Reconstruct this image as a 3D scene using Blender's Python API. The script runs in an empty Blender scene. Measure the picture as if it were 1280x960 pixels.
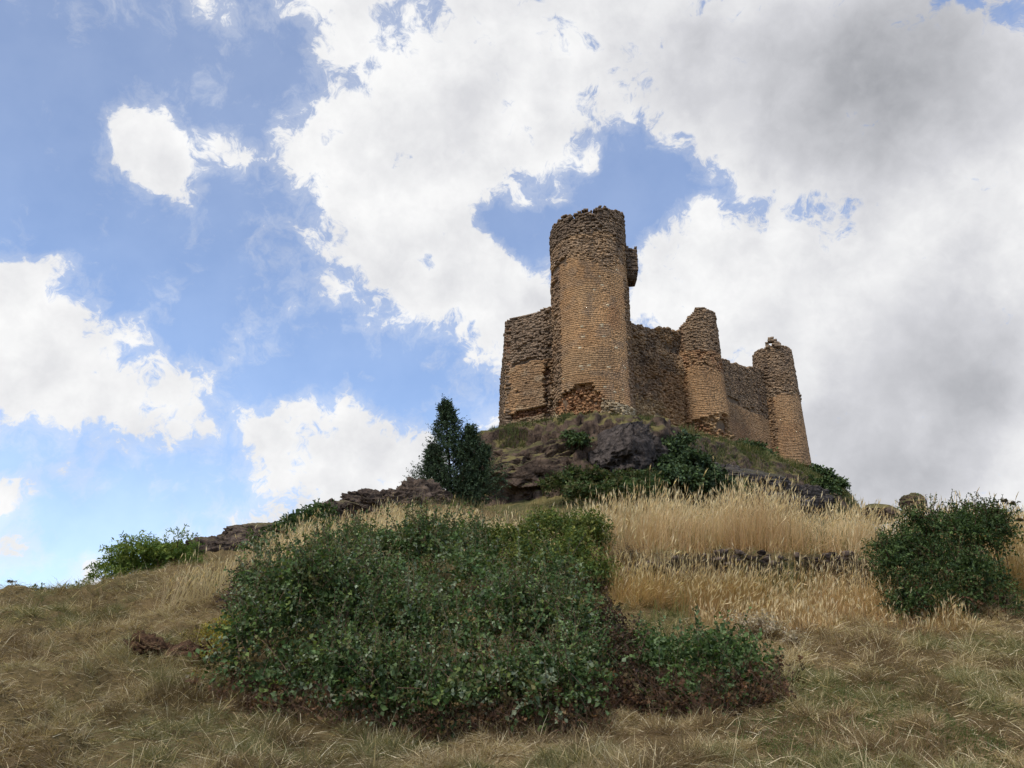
import bpy, math, random
import numpy as np
from mathutils import Vector

random.seed(7)
R = np.random.default_rng(11)
SC = bpy.context.scene
COL = SC.collection
PITCH = math.radians(21.0)
CT, ST = math.cos(PITCH), math.sin(PITCH)
FOC = 960.0
EYE = 1.6

# ------------------------------------------------------------------ helpers
def ray(px, py):
    cx = (px - 640.0) / FOC
    cy = (480.0 - py) / FOC
    return np.array([cx, CT - cy * ST, ST + cy * CT])

def at(px, py, d):
    """point seen in direction (px,py), d metres north of the viewpoint"""
    v = ray(px, py)
    v = v * (d / v[1])
    return np.array([v[0], v[1], v[2] + EYE])

def unit(v):
    v = np.asarray(v, float)
    return v / np.maximum(np.linalg.norm(v, axis=-1, keepdims=True), 1e-9)

def sstep(a, b, x):
    t = np.clip((np.asarray(x, float) - a) / (b - a), 0, 1)
    return t * t * (3 - 2 * t)

def _h(ix, iy, iz, seed):
    h = (ix.astype(np.uint32) * np.uint32(374761393) + iy.astype(np.uint32) * np.uint32(668265263)
         + iz.astype(np.uint32) * np.uint32(2147483647) + np.uint32((seed * 974711 + 12345) & 0xffffffff))
    h = (h ^ (h >> np.uint32(13))) * np.uint32(1274126177)
    h = (h ^ (h >> np.uint32(16))) * np.uint32(2246822519)
    h = h ^ (h >> np.uint32(15))
    return h.astype(np.float64) / 4294967295.0

def vnoise(P, seed=0):
    P = np.asarray(P, float)
    F = np.floor(P)
    f = P - F
    f = f * f * f * (f * (f * 6 - 15) + 10)
    I = F.astype(np.int64)
    out = 0
    for dx in (0, 1):
        wx = f[:, 0] if dx else 1 - f[:, 0]
        for dy in (0, 1):
            wy = f[:, 1] if dy else 1 - f[:, 1]
            for dz in (0, 1):
                wz = f[:, 2] if dz else 1 - f[:, 2]
                out = out + wx * wy * wz * _h(I[:, 0] + dx, I[:, 1] + dy, I[:, 2] + dz, seed)
    return out

def fbm(P, oct=4, seed=0, rough=0.5, ridge=False):
    P = np.asarray(P, float)
    s, a, tot = 0, 1.0, 0
    for o in range(oct):
        n = vnoise(P * (2.03 ** o) + 17.3 * o, seed + o)
        if ridge:
            n = 1 - np.abs(2 * n - 1)
        s = s + a * n
        tot += a
        a *= rough
    return s / tot

def xy3(x, y, z=0.0):
    x = np.asarray(x, float)
    return np.stack([x, np.asarray(y, float) + 0 * x, z + 0 * x], -1)

def mesh_obj(name, V, quads=None, tris=None, col=None, mat=None, parent=None, smooth=False):
    V = np.asarray(V, np.float32)
    me = bpy.data.meshes.new(name)
    me.vertices.add(len(V))
    me.vertices.foreach_set("co", V.ravel())
    parts, starts, n = [], [], 0
    if quads is not None and len(quads):
        q = np.asarray(quads, np.int32)
        parts.append(q.ravel()); starts.append(np.arange(len(q)) * 4 + n); n += q.size
    if tris is not None and len(tris):
        t = np.asarray(tris, np.int32)
        parts.append(t.ravel()); starts.append(np.arange(len(t)) * 3 + n); n += t.size
    idx = np.concatenate(parts); st = np.concatenate(starts).astype(np.int32)
    me.loops.add(len(idx))
    me.loops.foreach_set("vertex_index", idx)
    me.polygons.add(len(st))
    me.polygons.foreach_set("loop_start", st)
    if smooth:
        me.polygons.foreach_set("use_smooth", np.ones(len(st), bool))
    me.update(calc_edges=True)
    me.validate()
    if col is not None:
        a = me.attributes.new("tone", 'FLOAT_COLOR', 'POINT')
        c = np.ones((len(V), 4), np.float32)
        c[:, :3] = col
        a.data.foreach_set("color", c.ravel())
    if mat:
        me.materials.append(mat)
    o = bpy.data.objects.new(name, me)
    COL.objects.link(o)
    if parent is not None:
        o.parent = parent
        o.matrix_parent_inverse = parent.matrix_world.inverted()
    return o

def tag(o, label=None, cat=None, group=None, kind=None):
    if label: o["label"] = label
    if cat: o["category"] = cat
    if group: o["group"] = group
    if kind: o["kind"] = kind
    return o

def thing(name, loc, label, cat, group=None):
    o = bpy.data.objects.new(name, None)
    o.empty_display_size = 0.3
    o.location = Vector([float(v) for v in loc])
    COL.objects.link(o)
    bpy.context.view_layer.update()
    return tag(o, label, cat, group)

class Acc:
    """collects geometry into one mesh"""
    def __init__(s): s.V, s.Q, s.T, s.C, s.n = [], [], [], [], 0
    def add(s, V, Q=None, T=None, C=None):
        V = np.asarray(V, float).reshape(-1, 3)
        s.V.append(V)
        if Q is not None and len(Q): s.Q.append(np.asarray(Q).reshape(-1, 4) + s.n)
        if T is not None and len(T): s.T.append(np.asarray(T).reshape(-1, 3) + s.n)
        c = np.ones((len(V), 3)) * 0.5 if C is None else np.broadcast_to(np.asarray(C, float), (len(V), 3))
        s.C.append(c); s.n += len(V)
    def build(s, name, mat, parent=None, smooth=False):
        return mesh_obj(name, np.concatenate(s.V), np.concatenate(s.Q) if s.Q else None,
                        np.concatenate(s.T) if s.T else None, np.concatenate(s.C), mat, parent, smooth)

def srgb(r, g, b):
    c = np.array([r, g, b]) / 255.0
    return np.where(c <= 0.04045, c / 12.92, ((c + 0.055) / 1.055) ** 2.4)

def pick(pal, n):
    """random blend of neighbouring palette colours"""
    pal = np.asarray(pal, float)
    i = R.integers(0, len(pal), n); j = R.integers(0, len(pal), n)
    t = R.random(n)[:, None] * 0.5
    return pal[i] * (1 - t) + pal[j] * t

# ------------------------------------------------------------------ materials
def nodes_of(m):
    m.use_nodes = True
    nt = m.node_tree
    nt.nodes.clear()
    return nt, nt.nodes, nt.links

def mat_leaf(name, gloss=0.25, trans=0.35, spec=0.4):
    m = bpy.data.materials.new(name)
    nt, N, L = nodes_of(m)
    out = N.new("ShaderNodeOutputMaterial")
    at_ = N.new("ShaderNodeAttribute"); at_.attribute_name = "tone"
    p = N.new("ShaderNodeBsdfPrincipled")
    p.inputs["Roughness"].default_value = 1 - gloss * 2
    p.inputs["Specular IOR Level"].default_value = spec
    tr = N.new("ShaderNodeBsdfTranslucent")
    mul = N.new("ShaderNodeMix"); mul.data_type = 'RGBA'; mul.blend_type = 'MULTIPLY'
    mul.inputs[0].default_value = 1
    mul.inputs[7].default_value = (1.25, 1.25, 0.8, 1)
    mx = N.new("ShaderNodeMixShader"); mx.inputs[0].default_value = trans
    L.new(at_.outputs["Color"], p.inputs["Base Color"])
    L.new(at_.outputs["Color"], mul.inputs[6])
    L.new(mul.outputs[2], tr.inputs["Color"])
    L.new(p.outputs[0], mx.inputs[1]); L.new(tr.outputs[0], mx.inputs[2])
    L.new(mx.outputs[0], out.inputs[0])
    return m

def mat_stone(name, bump=0.6, scale=7.0, stain=0.5):
    m = bpy.data.materials.new(name)
    nt, N, L = nodes_of(m)
    out = N.new("ShaderNodeOutputMaterial")
    at_ = N.new("ShaderNodeAttribute"); at_.attribute_name = "tone"
    tc = N.new("ShaderNodeTexCoord")
    n1 = N.new("ShaderNodeTexNoise"); n1.inputs["Scale"].default_value = scale; n1.inputs["Detail"].default_value = 6
    n1.inputs["Roughness"].default_value = 0.65
    n2 = N.new("ShaderNodeTexNoise"); n2.inputs["Scale"].default_value = 0.55; n2.inputs["Detail"].default_value = 7
    n2.inputs["Roughness"].default_value = 0.65
    mp = N.new("ShaderNodeMapping"); mp.inputs["Scale"].default_value = (1, 1, 0.45)
    L.new(tc.outputs["Object"], mp.inputs[0]); L.new(mp.outputs[0], n2.inputs["Vector"])
    L.new(tc.outputs["Object"], n1.inputs["Vector"])
    r1 = N.new("ShaderNodeValToRGB")
    r1.color_ramp.elements[0].position = 0.25; r1.color_ramp.elements[0].color = (0.62, 0.62, 0.62, 1)
    r1.color_ramp.elements[1].position = 0.75; r1.color_ramp.elements[1].color = (1.3, 1.28, 1.22, 1)
    L.new(n1.outputs["Fac"], r1.inputs[0])
    r2 = N.new("ShaderNodeValToRGB")
    r2.color_ramp.elements[0].position = 0.3; r2.color_ramp.elements[0].color = (1 - stain * .55, 1 - stain * .55, 1 - stain * .5, 1)
    r2.color_ramp.elements[1].position = 0.68; r2.color_ramp.elements[1].color = (1.12, 1.1, 1.05, 1)
    L.new(n2.outputs["Fac"], r2.inputs[0])
    a = N.new("ShaderNodeMix"); a.data_type = 'RGBA'; a.blend_type = 'MULTIPLY'; a.inputs[0].default_value = 1
    b = N.new("ShaderNodeMix"); b.data_type = 'RGBA'; b.blend_type = 'MULTIPLY'; b.inputs[0].default_value = 1
    L.new(at_.outputs["Color"], a.inputs[6]); L.new(r1.outputs[0], a.inputs[7])
    L.new(a.outputs[2], b.inputs[6]); L.new(r2.outputs[0], b.inputs[7])
    p = N.new("ShaderNodeBsdfPrincipled"); p.inputs["Roughness"].default_value = 0.95
    p.inputs["Specular IOR Level"].default_value = 0.15
    L.new(b.outputs[2], p.inputs["Base Color"])
    bp = N.new("ShaderNodeBump"); bp.inputs["Strength"].default_value = bump; bp.inputs["Distance"].default_value = 0.06
    L.new(n1.outputs["Fac"], bp.inputs["Height"]); L.new(bp.outputs[0], p.inputs["Normal"])
    L.new(p.outputs[0], out.inputs[0])
    return m

def mat_rock(name, darks, lights, grass=None, gz=(0.72, 0.9), scale=1.0):
    """weathered rock; where the surface lies flat, turf (if grass given)"""
    m = bpy.data.materials.new(name)
    nt, N, L = nodes_of(m)
    out = N.new("ShaderNodeOutputMaterial")
    tc = N.new("ShaderNodeTexCoord"); geo = N.new("ShaderNodeNewGeometry")
    n1 = N.new("ShaderNodeTexNoise"); n1.inputs["Scale"].default_value = 1.3 * scale; n1.inputs["Detail"].default_value = 9
    n1.inputs["Roughness"].default_value = 0.68
    v1 = N.new("ShaderNodeTexVoronoi"); v1.feature = 'DISTANCE_TO_EDGE'; v1.inputs["Scale"].default_value = 1.6 * scale
    wn = N.new("ShaderNodeTexNoise"); wn.inputs["Scale"].default_value = 1.5 * scale; wn.inputs["Detail"].default_value = 4
    va = N.new("ShaderNodeVectorMath"); va.operation = 'MULTIPLY_ADD'
    va.inputs[1].default_value = (0.7, 0.7, 0.7)
    L.new(tc.outputs["Object"], n1.inputs["Vector"]); L.new(tc.outputs["Object"], wn.inputs["Vector"])
    L.new(wn.outputs["Color"], va.inputs[0]); L.new(tc.outputs["Object"], va.inputs[2]); L.new(va.outputs[0], v1.inputs["Vector"])
    r1 = N.new("ShaderNodeValToRGB"); e = r1.color_ramp.elements
    e[0].position = 0.34; e[0].color = (*darks, 1); e[1].position = 0.66; e[1].color = (*lights, 1)
    L.new(n1.outputs["Fac"], r1.inputs[0])
    r2 = N.new("ShaderNodeValToRGB"); e = r2.color_ramp.elements
    e[0].position = 0.0; e[0].color = (0.45, 0.42, 0.4, 1); e[1].position = 0.06; e[1].color = (1, 1, 1, 1)
    L.new(v1.outputs["Distance"], r2.inputs[0])
    a = N.new("ShaderNodeMix"); a.data_type = 'RGBA'; a.blend_type = 'MULTIPLY'; a.inputs[0].default_value = 0.8
    L.new(r1.outputs[0], a.inputs[6]); L.new(r2.outputs[0], a.inputs[7])
    colr = a.outputs[2]
    if grass is not None:
        sep = N.new("ShaderNodeSeparateXYZ"); L.new(geo.outputs["Normal"], sep.inputs[0])
        gn = N.new("ShaderNodeTexNoise"); gn.inputs["Scale"].default_value = 2.5; gn.inputs["Detail"].default_value = 6
        L.new(tc.outputs["Object"], gn.inputs["Vector"])
        ad = N.new("ShaderNodeMath"); ad.operation = 'MULTIPLY_ADD'; ad.inputs[1].default_value = 0.5
        L.new(gn.outputs["Fac"], ad.inputs[0]); L.new(sep.outputs["Z"], ad.inputs[2])
        mr = N.new("ShaderNodeMapRange"); mr.inputs[1].default_value = gz[0] + 0.25; mr.inputs[2].default_value = gz[1] + 0.25
        L.new(ad.outputs[0], mr.inputs[0])
        gr = N.new("ShaderNodeValToRGB"); e = gr.color_ramp.elements
        e[0].position = 0.35; e[0].color = (*grass[0], 1); e[1].position = 0.65; e[1].color = (*grass[1], 1)
        g2 = N.new("ShaderNodeTexNoise"); g2.inputs["Scale"].default_value = 0.8; g2.inputs["Detail"].default_value = 8
        L.new(tc.outputs["Object"], g2.inputs["Vector"]); L.new(g2.outputs["Fac"], gr.inputs[0])
        mx = N.new("ShaderNodeMix"); mx.data_type = 'RGBA'
        L.new(mr.outputs[0], mx.inputs[0]); L.new(colr, mx.inputs[6]); L.new(gr.outputs[0], mx.inputs[7])
        colr = mx.outputs[2]
    p = N.new("ShaderNodeBsdfPrincipled"); p.inputs["Roughness"].default_value = 0.95
    p.inputs["Specular IOR Level"].default_value = 0.15
    L.new(colr, p.inputs["Base Color"])
    bp = N.new("ShaderNodeBump"); bp.inputs["Strength"].default_value = 0.8; bp.inputs["Distance"].default_value = 0.12
    L.new(n1.outputs["Fac"], bp.inputs["Height"])
    bp2 = N.new("ShaderNodeBump"); bp2.inputs["Strength"].default_value = 0.5; bp2.inputs["Distance"].default_value = 0.08
    L.new(r2.outputs[0], bp2.inputs["Height"]); L.new(bp.outputs[0], bp2.inputs["Normal"])
    L.new(bp2.outputs[0], p.inputs["Normal"])
    L.new(p.outputs[0], out.inputs[0])
    return m

def mat_ground():
    m = bpy.data.materials.new("dry_turf")
    nt, N, L = nodes_of(m)
    out = N.new("ShaderNodeOutputMaterial")
    tc = N.new("ShaderNodeTexCoord")
    def noise(s, d, r=0.6):
        n = N.new("ShaderNodeTexNoise"); n.inputs["Scale"].default_value = s; n.inputs["Detail"].default_value = d
        n.inputs["Roughness"].default_value = r
        L.new(tc.outputs["Object"], n.inputs["Vector"]); return n
    n1, n2, n3 = noise(14, 6, .7), noise(0.7, 6), noise(0.35, 4)
    r1 = N.new("ShaderNodeValToRGB"); e = r1.color_ramp.elements
    e[0].position = 0.3; e[0].color = (*(srgb(52, 43, 31)), 1)
    e[1].position = 0.7; e[1].color = (*(srgb(126, 106, 76)), 1)
    L.new(n1.outputs["Fac"], r1.inputs[0])
    r2 = N.new("ShaderNodeValToRGB"); e = r2.color_ramp.elements
    e[0].position = 0.35; e[0].color = (*(srgb(82, 76, 48)), 1)
    e[1].position = 0.65; e[1].color = (*(srgb(124, 104, 72)), 1)
    L.new(n2.outputs["Fac"], r2.inputs[0])
    a = N.new("ShaderNodeMix"); a.data_type = 'RGBA'; a.inputs[0].default_value = 0.5
    L.new(r1.outputs[0], a.inputs[6]); L.new(r2.outputs[0], a.inputs[7])
    p = N.new("ShaderNodeBsdfPrincipled"); p.inputs["Roughness"].default_value = 1
    p.inputs["Specular IOR Level"].default_value = 0.05
    L.new(a.outputs[2], p.inputs["Base Color"])
    bp = N.new("ShaderNodeBump"); bp.inputs["Strength"].default_value = 0.7; bp.inputs["Distance"].default_value = 0.05
    L.new(n1.outputs["Fac"], bp.inputs["Height"]); L.new(bp.outputs[0], p.inputs["Normal"])
    L.new(p.outputs[0], out.inputs[0])
    return m

M_GRASS = mat_leaf("straw", gloss=0.12, trans=0.4, spec=0.2)
M_LEAF = mat_leaf("leaf", gloss=0.17, trans=0.3, spec=0.2)
M_NEEDLE = mat_leaf("needle", gloss=0.15, trans=0.12, spec=0.25)
M_TWIG = mat_stone("bark", bump=0.3, scale=20, stain=0.2)
M_STONE = mat_stone("sandstone", bump=0.5, scale=4, stain=.7)
M_RUBBLE = mat_stone("dry_stone", bump=0.6, scale=12)
M_GROUND = mat_ground()
M_CLIFF = mat_rock("cliff_rock", srgb(38, 31, 28), srgb(108, 90, 76), (srgb(66, 66, 40), srgb(116, 104, 66)), (0.42, 0.68))
M_DOME = mat_rock("grey_rock", srgb(30, 27, 27), srgb(98, 88, 82), (srgb(60, 58, 38), srgb(104, 92, 62)), (0.8, 1.0), scale=1.8)
M_LEDGE = mat_rock("dark_ledge_rock", srgb(34, 31, 31), srgb(104, 96, 92), (srgb(60, 60, 36), srgb(104, 94, 58)), (0.75, 0.95), scale=2.2)
M_RIDGE = mat_rock("brown_rock", srgb(40, 33, 30), srgb(108, 92, 80), (srgb(84, 78, 50), srgb(120, 106, 72)), (0.8, 0.98), scale=1.6)
M_SOILROCK = mat_rock("rust_rock", srgb(40, 28, 22), srgb(128, 96, 72), (srgb(104, 86, 56), srgb(140, 118, 82)), (0.82, 1.0), scale=9)

# ------------------------------------------------------------------ castle plan
MAIN = np.array([6.27, 55.3]); RM = 3.1
MID = np.array([16.0, 61.8]); RMID = 2.25
FAR = np.array([26.35, 71.6]); RF = 2.1
CORN = np.array([-0.5, 56.5])
BACK1 = np.array([-1.2, 71.0]); BACK2 = np.array([22.0, 82.0])
FOOT = np.array([CORN, [4.5, 53.0], [8.5, 53.0], [17.0, 60.2], [27.5, 70.3], BACK2, BACK1])

def poly_dist(x, y, P):
    """distance outside polygon (0 inside)"""
    p = np.stack([x, y], -1)
    best = np.full(len(x), 1e9); inside = np.zeros(len(x), bool)
    for i in range(len(P)):
        a, b = P[i], P[(i + 1) % len(P)]
        ab = b - a
        t = np.clip(((p - a) @ ab) / (ab @ ab), 0, 1)
        best = np.minimum(best, np.linalg.norm(p - a - t[:, None] * ab, axis=1))
        c = ((a[1] > y) != (b[1] > y)) & (x < (b[0] - a[0]) * (y - a[1]) / (b[1] - a[1] + 1e-12) + a[0])
        inside ^= c
    return np.where(inside, 0, best)

# ------------------------------------------------------------------ terrain
STEP = 0.62
def step_mask(x):
    return sstep(0.9, 2.4, x) * (1 - sstep(13.5, 18, x))
def step_line(x, y):
    return 14.0 + 0.35 * (fbm(xy3(x * 0.5, 0 * y), 3, 5) - 0.5) * 2
def step_h(x, y):
    l = step_line(x, y)
    return STEP * step_mask(x) * sstep(l - 0.06, l + 0.10, y)

ctrl_px = [(-300, 960, 6.0), (0, 960, 6.2), (320, 960, 6.4), (640, 960, 6.4), (960, 960, 6.4), (1280, 960, 6.2), (1560, 960, 6.2),
    (-300, 850, 9), (0, 880, 8.2), (0, 800, 12), (0, 748, 16.5), (-250, 750, 16.5), (100, 740, 17.5), (160, 730, 19), (240, 714, 21), (290, 712, 20),
    (120, 850, 9.7), (120, 790, 13), (200, 770, 14.5), (250, 810, 11.5), (300, 765, 14),
    (500, 925, 7.9), (300, 880, 9), (720, 925, 7.9), (850, 910, 8.1), (930, 905, 8.1),
    (500, 845, 10), (640, 840, 10), (560, 775, 12.2), (640, 742, 13.5), (450, 722, 15), (560, 695, 16.5),
    (860, 855, 9.5), (900, 805, 11), (800, 805, 11),
    (1000, 880, 8.2), (1280, 880, 8.2), (1500, 880, 8.2), (1280, 782, 11.5), (1000, 797, 11.3), (1150, 787, 11.5), (1500, 775, 11.5),
    (800, 742, 13.7), (950, 742, 13.7), (1100, 742, 13.7), (1280, 740, 13.7),
    (240, 705, 24), (330, 684, 27), (420, 654, 30), (520, 632, 34), (340, 705, 22), (440, 670, 24), (520, 660, 27), (600, 650, 30)]
ctrl = [tuple(at(*c)) for c in ctrl_px]
for c in [(780, 690, 14.6), (900, 688, 14.6), (1100, 688, 14.6), (1280, 688, 14.6)]:
    p = at(*c); ctrl.append((p[0], p[1], p[2] - STEP))
S0 = STEP
ctrl += [(3, 18, 4.25 - S0), (7, 18, 4.25 - S0), (12, 18, 4.1 - S0), (3, 24, 5.1 - S0), (8, 24, 4.9 - S0), (13, 24, 4.6 - S0),
         (-14, 32, 3.2), (-12.5, 38, 3.6), (-9.5, 42, 5.5), (-22, 25, 0.6), (-22, 40, 0), (-13, 23, 2.3), (-16, 30, 1.0), (-11.5, 20, 3.2),
         (0, 35, 8.6), (4, 35, 8.3 - S0), (10, 35, 7.9 - S0), (18, 35, 7.0), (26, 36, 5.5), (30, 24, 3.0), (34, 12, 1.2),
         (0, 0, 0.0), (-10, 0, -0.1), (10, 0, -0.1), (-30, 0, -0.5), (30, 0, -0.5), (0, -14, -0.9), (-24, -14, -1), (24, -14, -1), (0, 3, .45), (-30, 14, 0.6)]
ctrl = np.array(ctrl)
def _tps(r2): return 0.5 * r2 * np.log(r2 + 1e-12)
_cx = ctrl[:, :2]
_n = len(_cx)
_K = _tps(((_cx[:, None] - _cx[None]) ** 2).sum(-1)) + 0.6 * np.eye(_n)
_P = np.concatenate([np.ones((_n, 1)), _cx], 1)
_A = np.block([[_K, _P], [_P.T, np.zeros((3, 3))]])
_W = np.linalg.solve(_A, np.concatenate([ctrl[:, 2], np.zeros(3)]))

def near_h(x, y):
    out = np.zeros(len(x))
    for i in range(0, len(x), 60000):
        a, b = x[i:i + 60000], y[i:i + 60000]
        q = np.stack([a, b], -1)
        out[i:i + 60000] = _tps(((q[:, None] - _cx[None]) ** 2).sum(-1)) @ _W[:_n] + _W[_n] + _W[_n + 1] * a + _W[_n + 2] * b
    return out

def knoll_h(x, y, s=None):
    if s is None: s = poly_dist(x, y, FOOT)
    east = sstep(15, 25, x)
    west = 1 - sstep(-3, 3, x)
    st = 0.5 + 2.2 * east + 0.6 * west
    wd = 3.2 + 0.5 * west
    amp = 5.6 - 1.6 * east
    z = 19.45 - 0.75 * east - amp * sstep(st, st + wd, s) - 0.40 * np.maximum(0, s - st - 1.5) - 0.12 * s
    back = sstep(58, 74, y)
    z -= back * 0.25 * s
    return z

def ground_h(x, y, raw=False):
    x = np.asarray(x, float).ravel(); y = np.asarray(y, float).ravel()
    far = np.sqrt((x / 36) ** 2 + ((y - 22) / 30) ** 2)
    w = 1 - sstep(0.85, 1.5, far)
    base = -1.2 + 0.8 * (fbm(xy3(x / 90, y / 90), 3, 3) - .5)
    xc = np.clip(x, -50, 50); yc = np.clip(y, -25, 60)
    n = near_h(xc, yc)
    n = np.clip(n, -2, 14)
    n = base * (1 - w) + n * w + step_h(x, y)
    s = poly_dist(x, y, FOOT)
    k = knoll_h(x, y, s)
    k = np.maximum(k, -3)
    d = n - k
    z = np.where(s < 30, np.maximum(n, k) + 0.35 * np.exp(-np.abs(d) / 0.6), n)
    if not raw:
        left = 1 - sstep(-5, -1, x)
        nearw = 1 - sstep(30, 40, y)
        z = z + nearw * ((fbm(xy3(x * 0.9, y * 0.9), 3, 21) - .5) * (0.24 + 0.42 * left) + (fbm(xy3(x * 1.9, y * 2.6), 3, 31, .5, True) - .6) * (0.15 + 0.32 * left))
    return z

def grid_mesh(name, xs, ys, zf, mat, disp=None):
    X, Y = np.meshgrid(xs, ys)
    x, y = X.ravel(), Y.ravel()
    z = zf(x, y)
    V = np.stack([x, y, z], -1)
    if disp is not None: V = disp(V, len(xs), len(ys))
    nx, ny = len(xs), len(ys)
    i = np.arange((nx - 1) * (ny - 1)); r, c = i // (nx - 1), i % (nx - 1)
    a = r * nx + c
    return mesh_obj(name, V, np.stack([a, a + 1, a + nx + 1, a + nx], -1), None, None, mat, None, True)

def graded(a, b, step, lo, hi, growth=1.25):
    c = list(np.arange(a, b + 1e-6, step))
    s = step; v = c[-1]
    while v < hi:
        s *= growth; v += s; c.append(v)
    s = step; v = c[0]; pre = []
    while v > lo:
        s *= growth; v -= s; pre.append(v)
    return np.array(pre[::-1] + c)

def ground_sheet(x, y):
    z = ground_h(x, y)
    s = poly_dist(x, y, FOOT)
    return z - 1.0 * (1 - sstep(11, 13, s))
g = grid_mesh("ground", graded(-16, 16, 0.09, -2600, 2600), graded(4, 26, 0.09, -2400, 2600), ground_sheet, M_GROUND)
tag(g, kind="structure")

def knoll_disp(V, nx, ny):
    G = V.reshape(ny, nx, 3)
    du = np.gradient(G, axis=1); dv = np.gradient(G, axis=0)
    n = unit(np.cross(du.reshape(-1, 3), dv.reshape(-1, 3)))
    steep = sstep(0.12, 0.5, 1 - n[:, 2])
    P = V.copy()
    lay = fbm(np.stack([P[:, 0] * .25, P[:, 1] * .25, P[:, 2] * 1.5], -1), 4, 41, .55, True)
    big = fbm(P * 0.45, 4, 45, .5)
    crag = fbm(P * 1.1, 4, 47, .55, True)
    fine = fbm(np.stack([P[:, 0] * 2.4, P[:, 1] * 2.4, P[:, 2] * 1.7], -1), 4, 49, .6, True)
    a = (lay - .55) * .55 + (big - .5) * 1.9 + (crag - .6) * 1.7 + (fine - .6) * .8
    a = a * (1 - .62 * sstep(9.5, 14, P[:, 0]))
    return V + n * (a * (0.05 + 0.80 * steep))[:, None]
def knoll_sheet(x, y):
    s = poly_dist(x, y, FOOT)
    return ground_h(x, y, True) - 0.9 * sstep(12.5, 15, s) - 0.25 * (1 - sstep(0.1, .8, s))
k = grid_mesh("rocky_hill", graded(-7, 36, 0.15, -18, 50, 1.15), graded(38, 62, 0.13, 33, 100, 1.12), knoll_sheet, M_CLIFF, knoll_disp)
tag(k, kind="structure")

# ------------------------------------------------------------------ castle
C_TAN = srgb(172, 141, 108); C_ORG = srgb(176, 138, 101); C_OCH = srgb(176, 148, 112)
C_GRY = srgb(148, 128, 109); C_DRK = srgb(118, 101, 86); C_PALE = srgb(200, 184, 156); C_RED = srgb(156, 114, 86)

def mixc(a, b, t):
    t = np.clip(t, 0, 1)
    return a * (1 - t) + b * t

class Face:
    """a masonry face: maps (u along the wall, off outward) to xy"""
    def __init__(s, kind, a, b=None, r=1, t0=0, t1=2 * math.pi, flip=1):
        s.kind = kind
        if kind == 'arc':
            s.c, s.r, s.t0 = np.asarray(a, float), r, t0
            s.len = r * (t1 - t0)
        else:
            s.a, b = np.asarray(a, float), np.asarray(b, float)
            s.len = np.linalg.norm(b - s.a); s.d = (b - s.a) / s.len
            s.nrm = np.array([s.d[1], -s.d[0]]) * flip
    def xy(s, u, off):
        if s.kind == 'arc':
            t = s.t0 + u / s.r
            rr = s.r + off
            return s.c[0] + rr * np.cos(t), s.c[1] + rr * np.sin(t)
        return s.a[0] + s.d[0] * u + s.nrm[0] * off, s.a[1] + s.d[1] * u + s.nrm[1] * off

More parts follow.
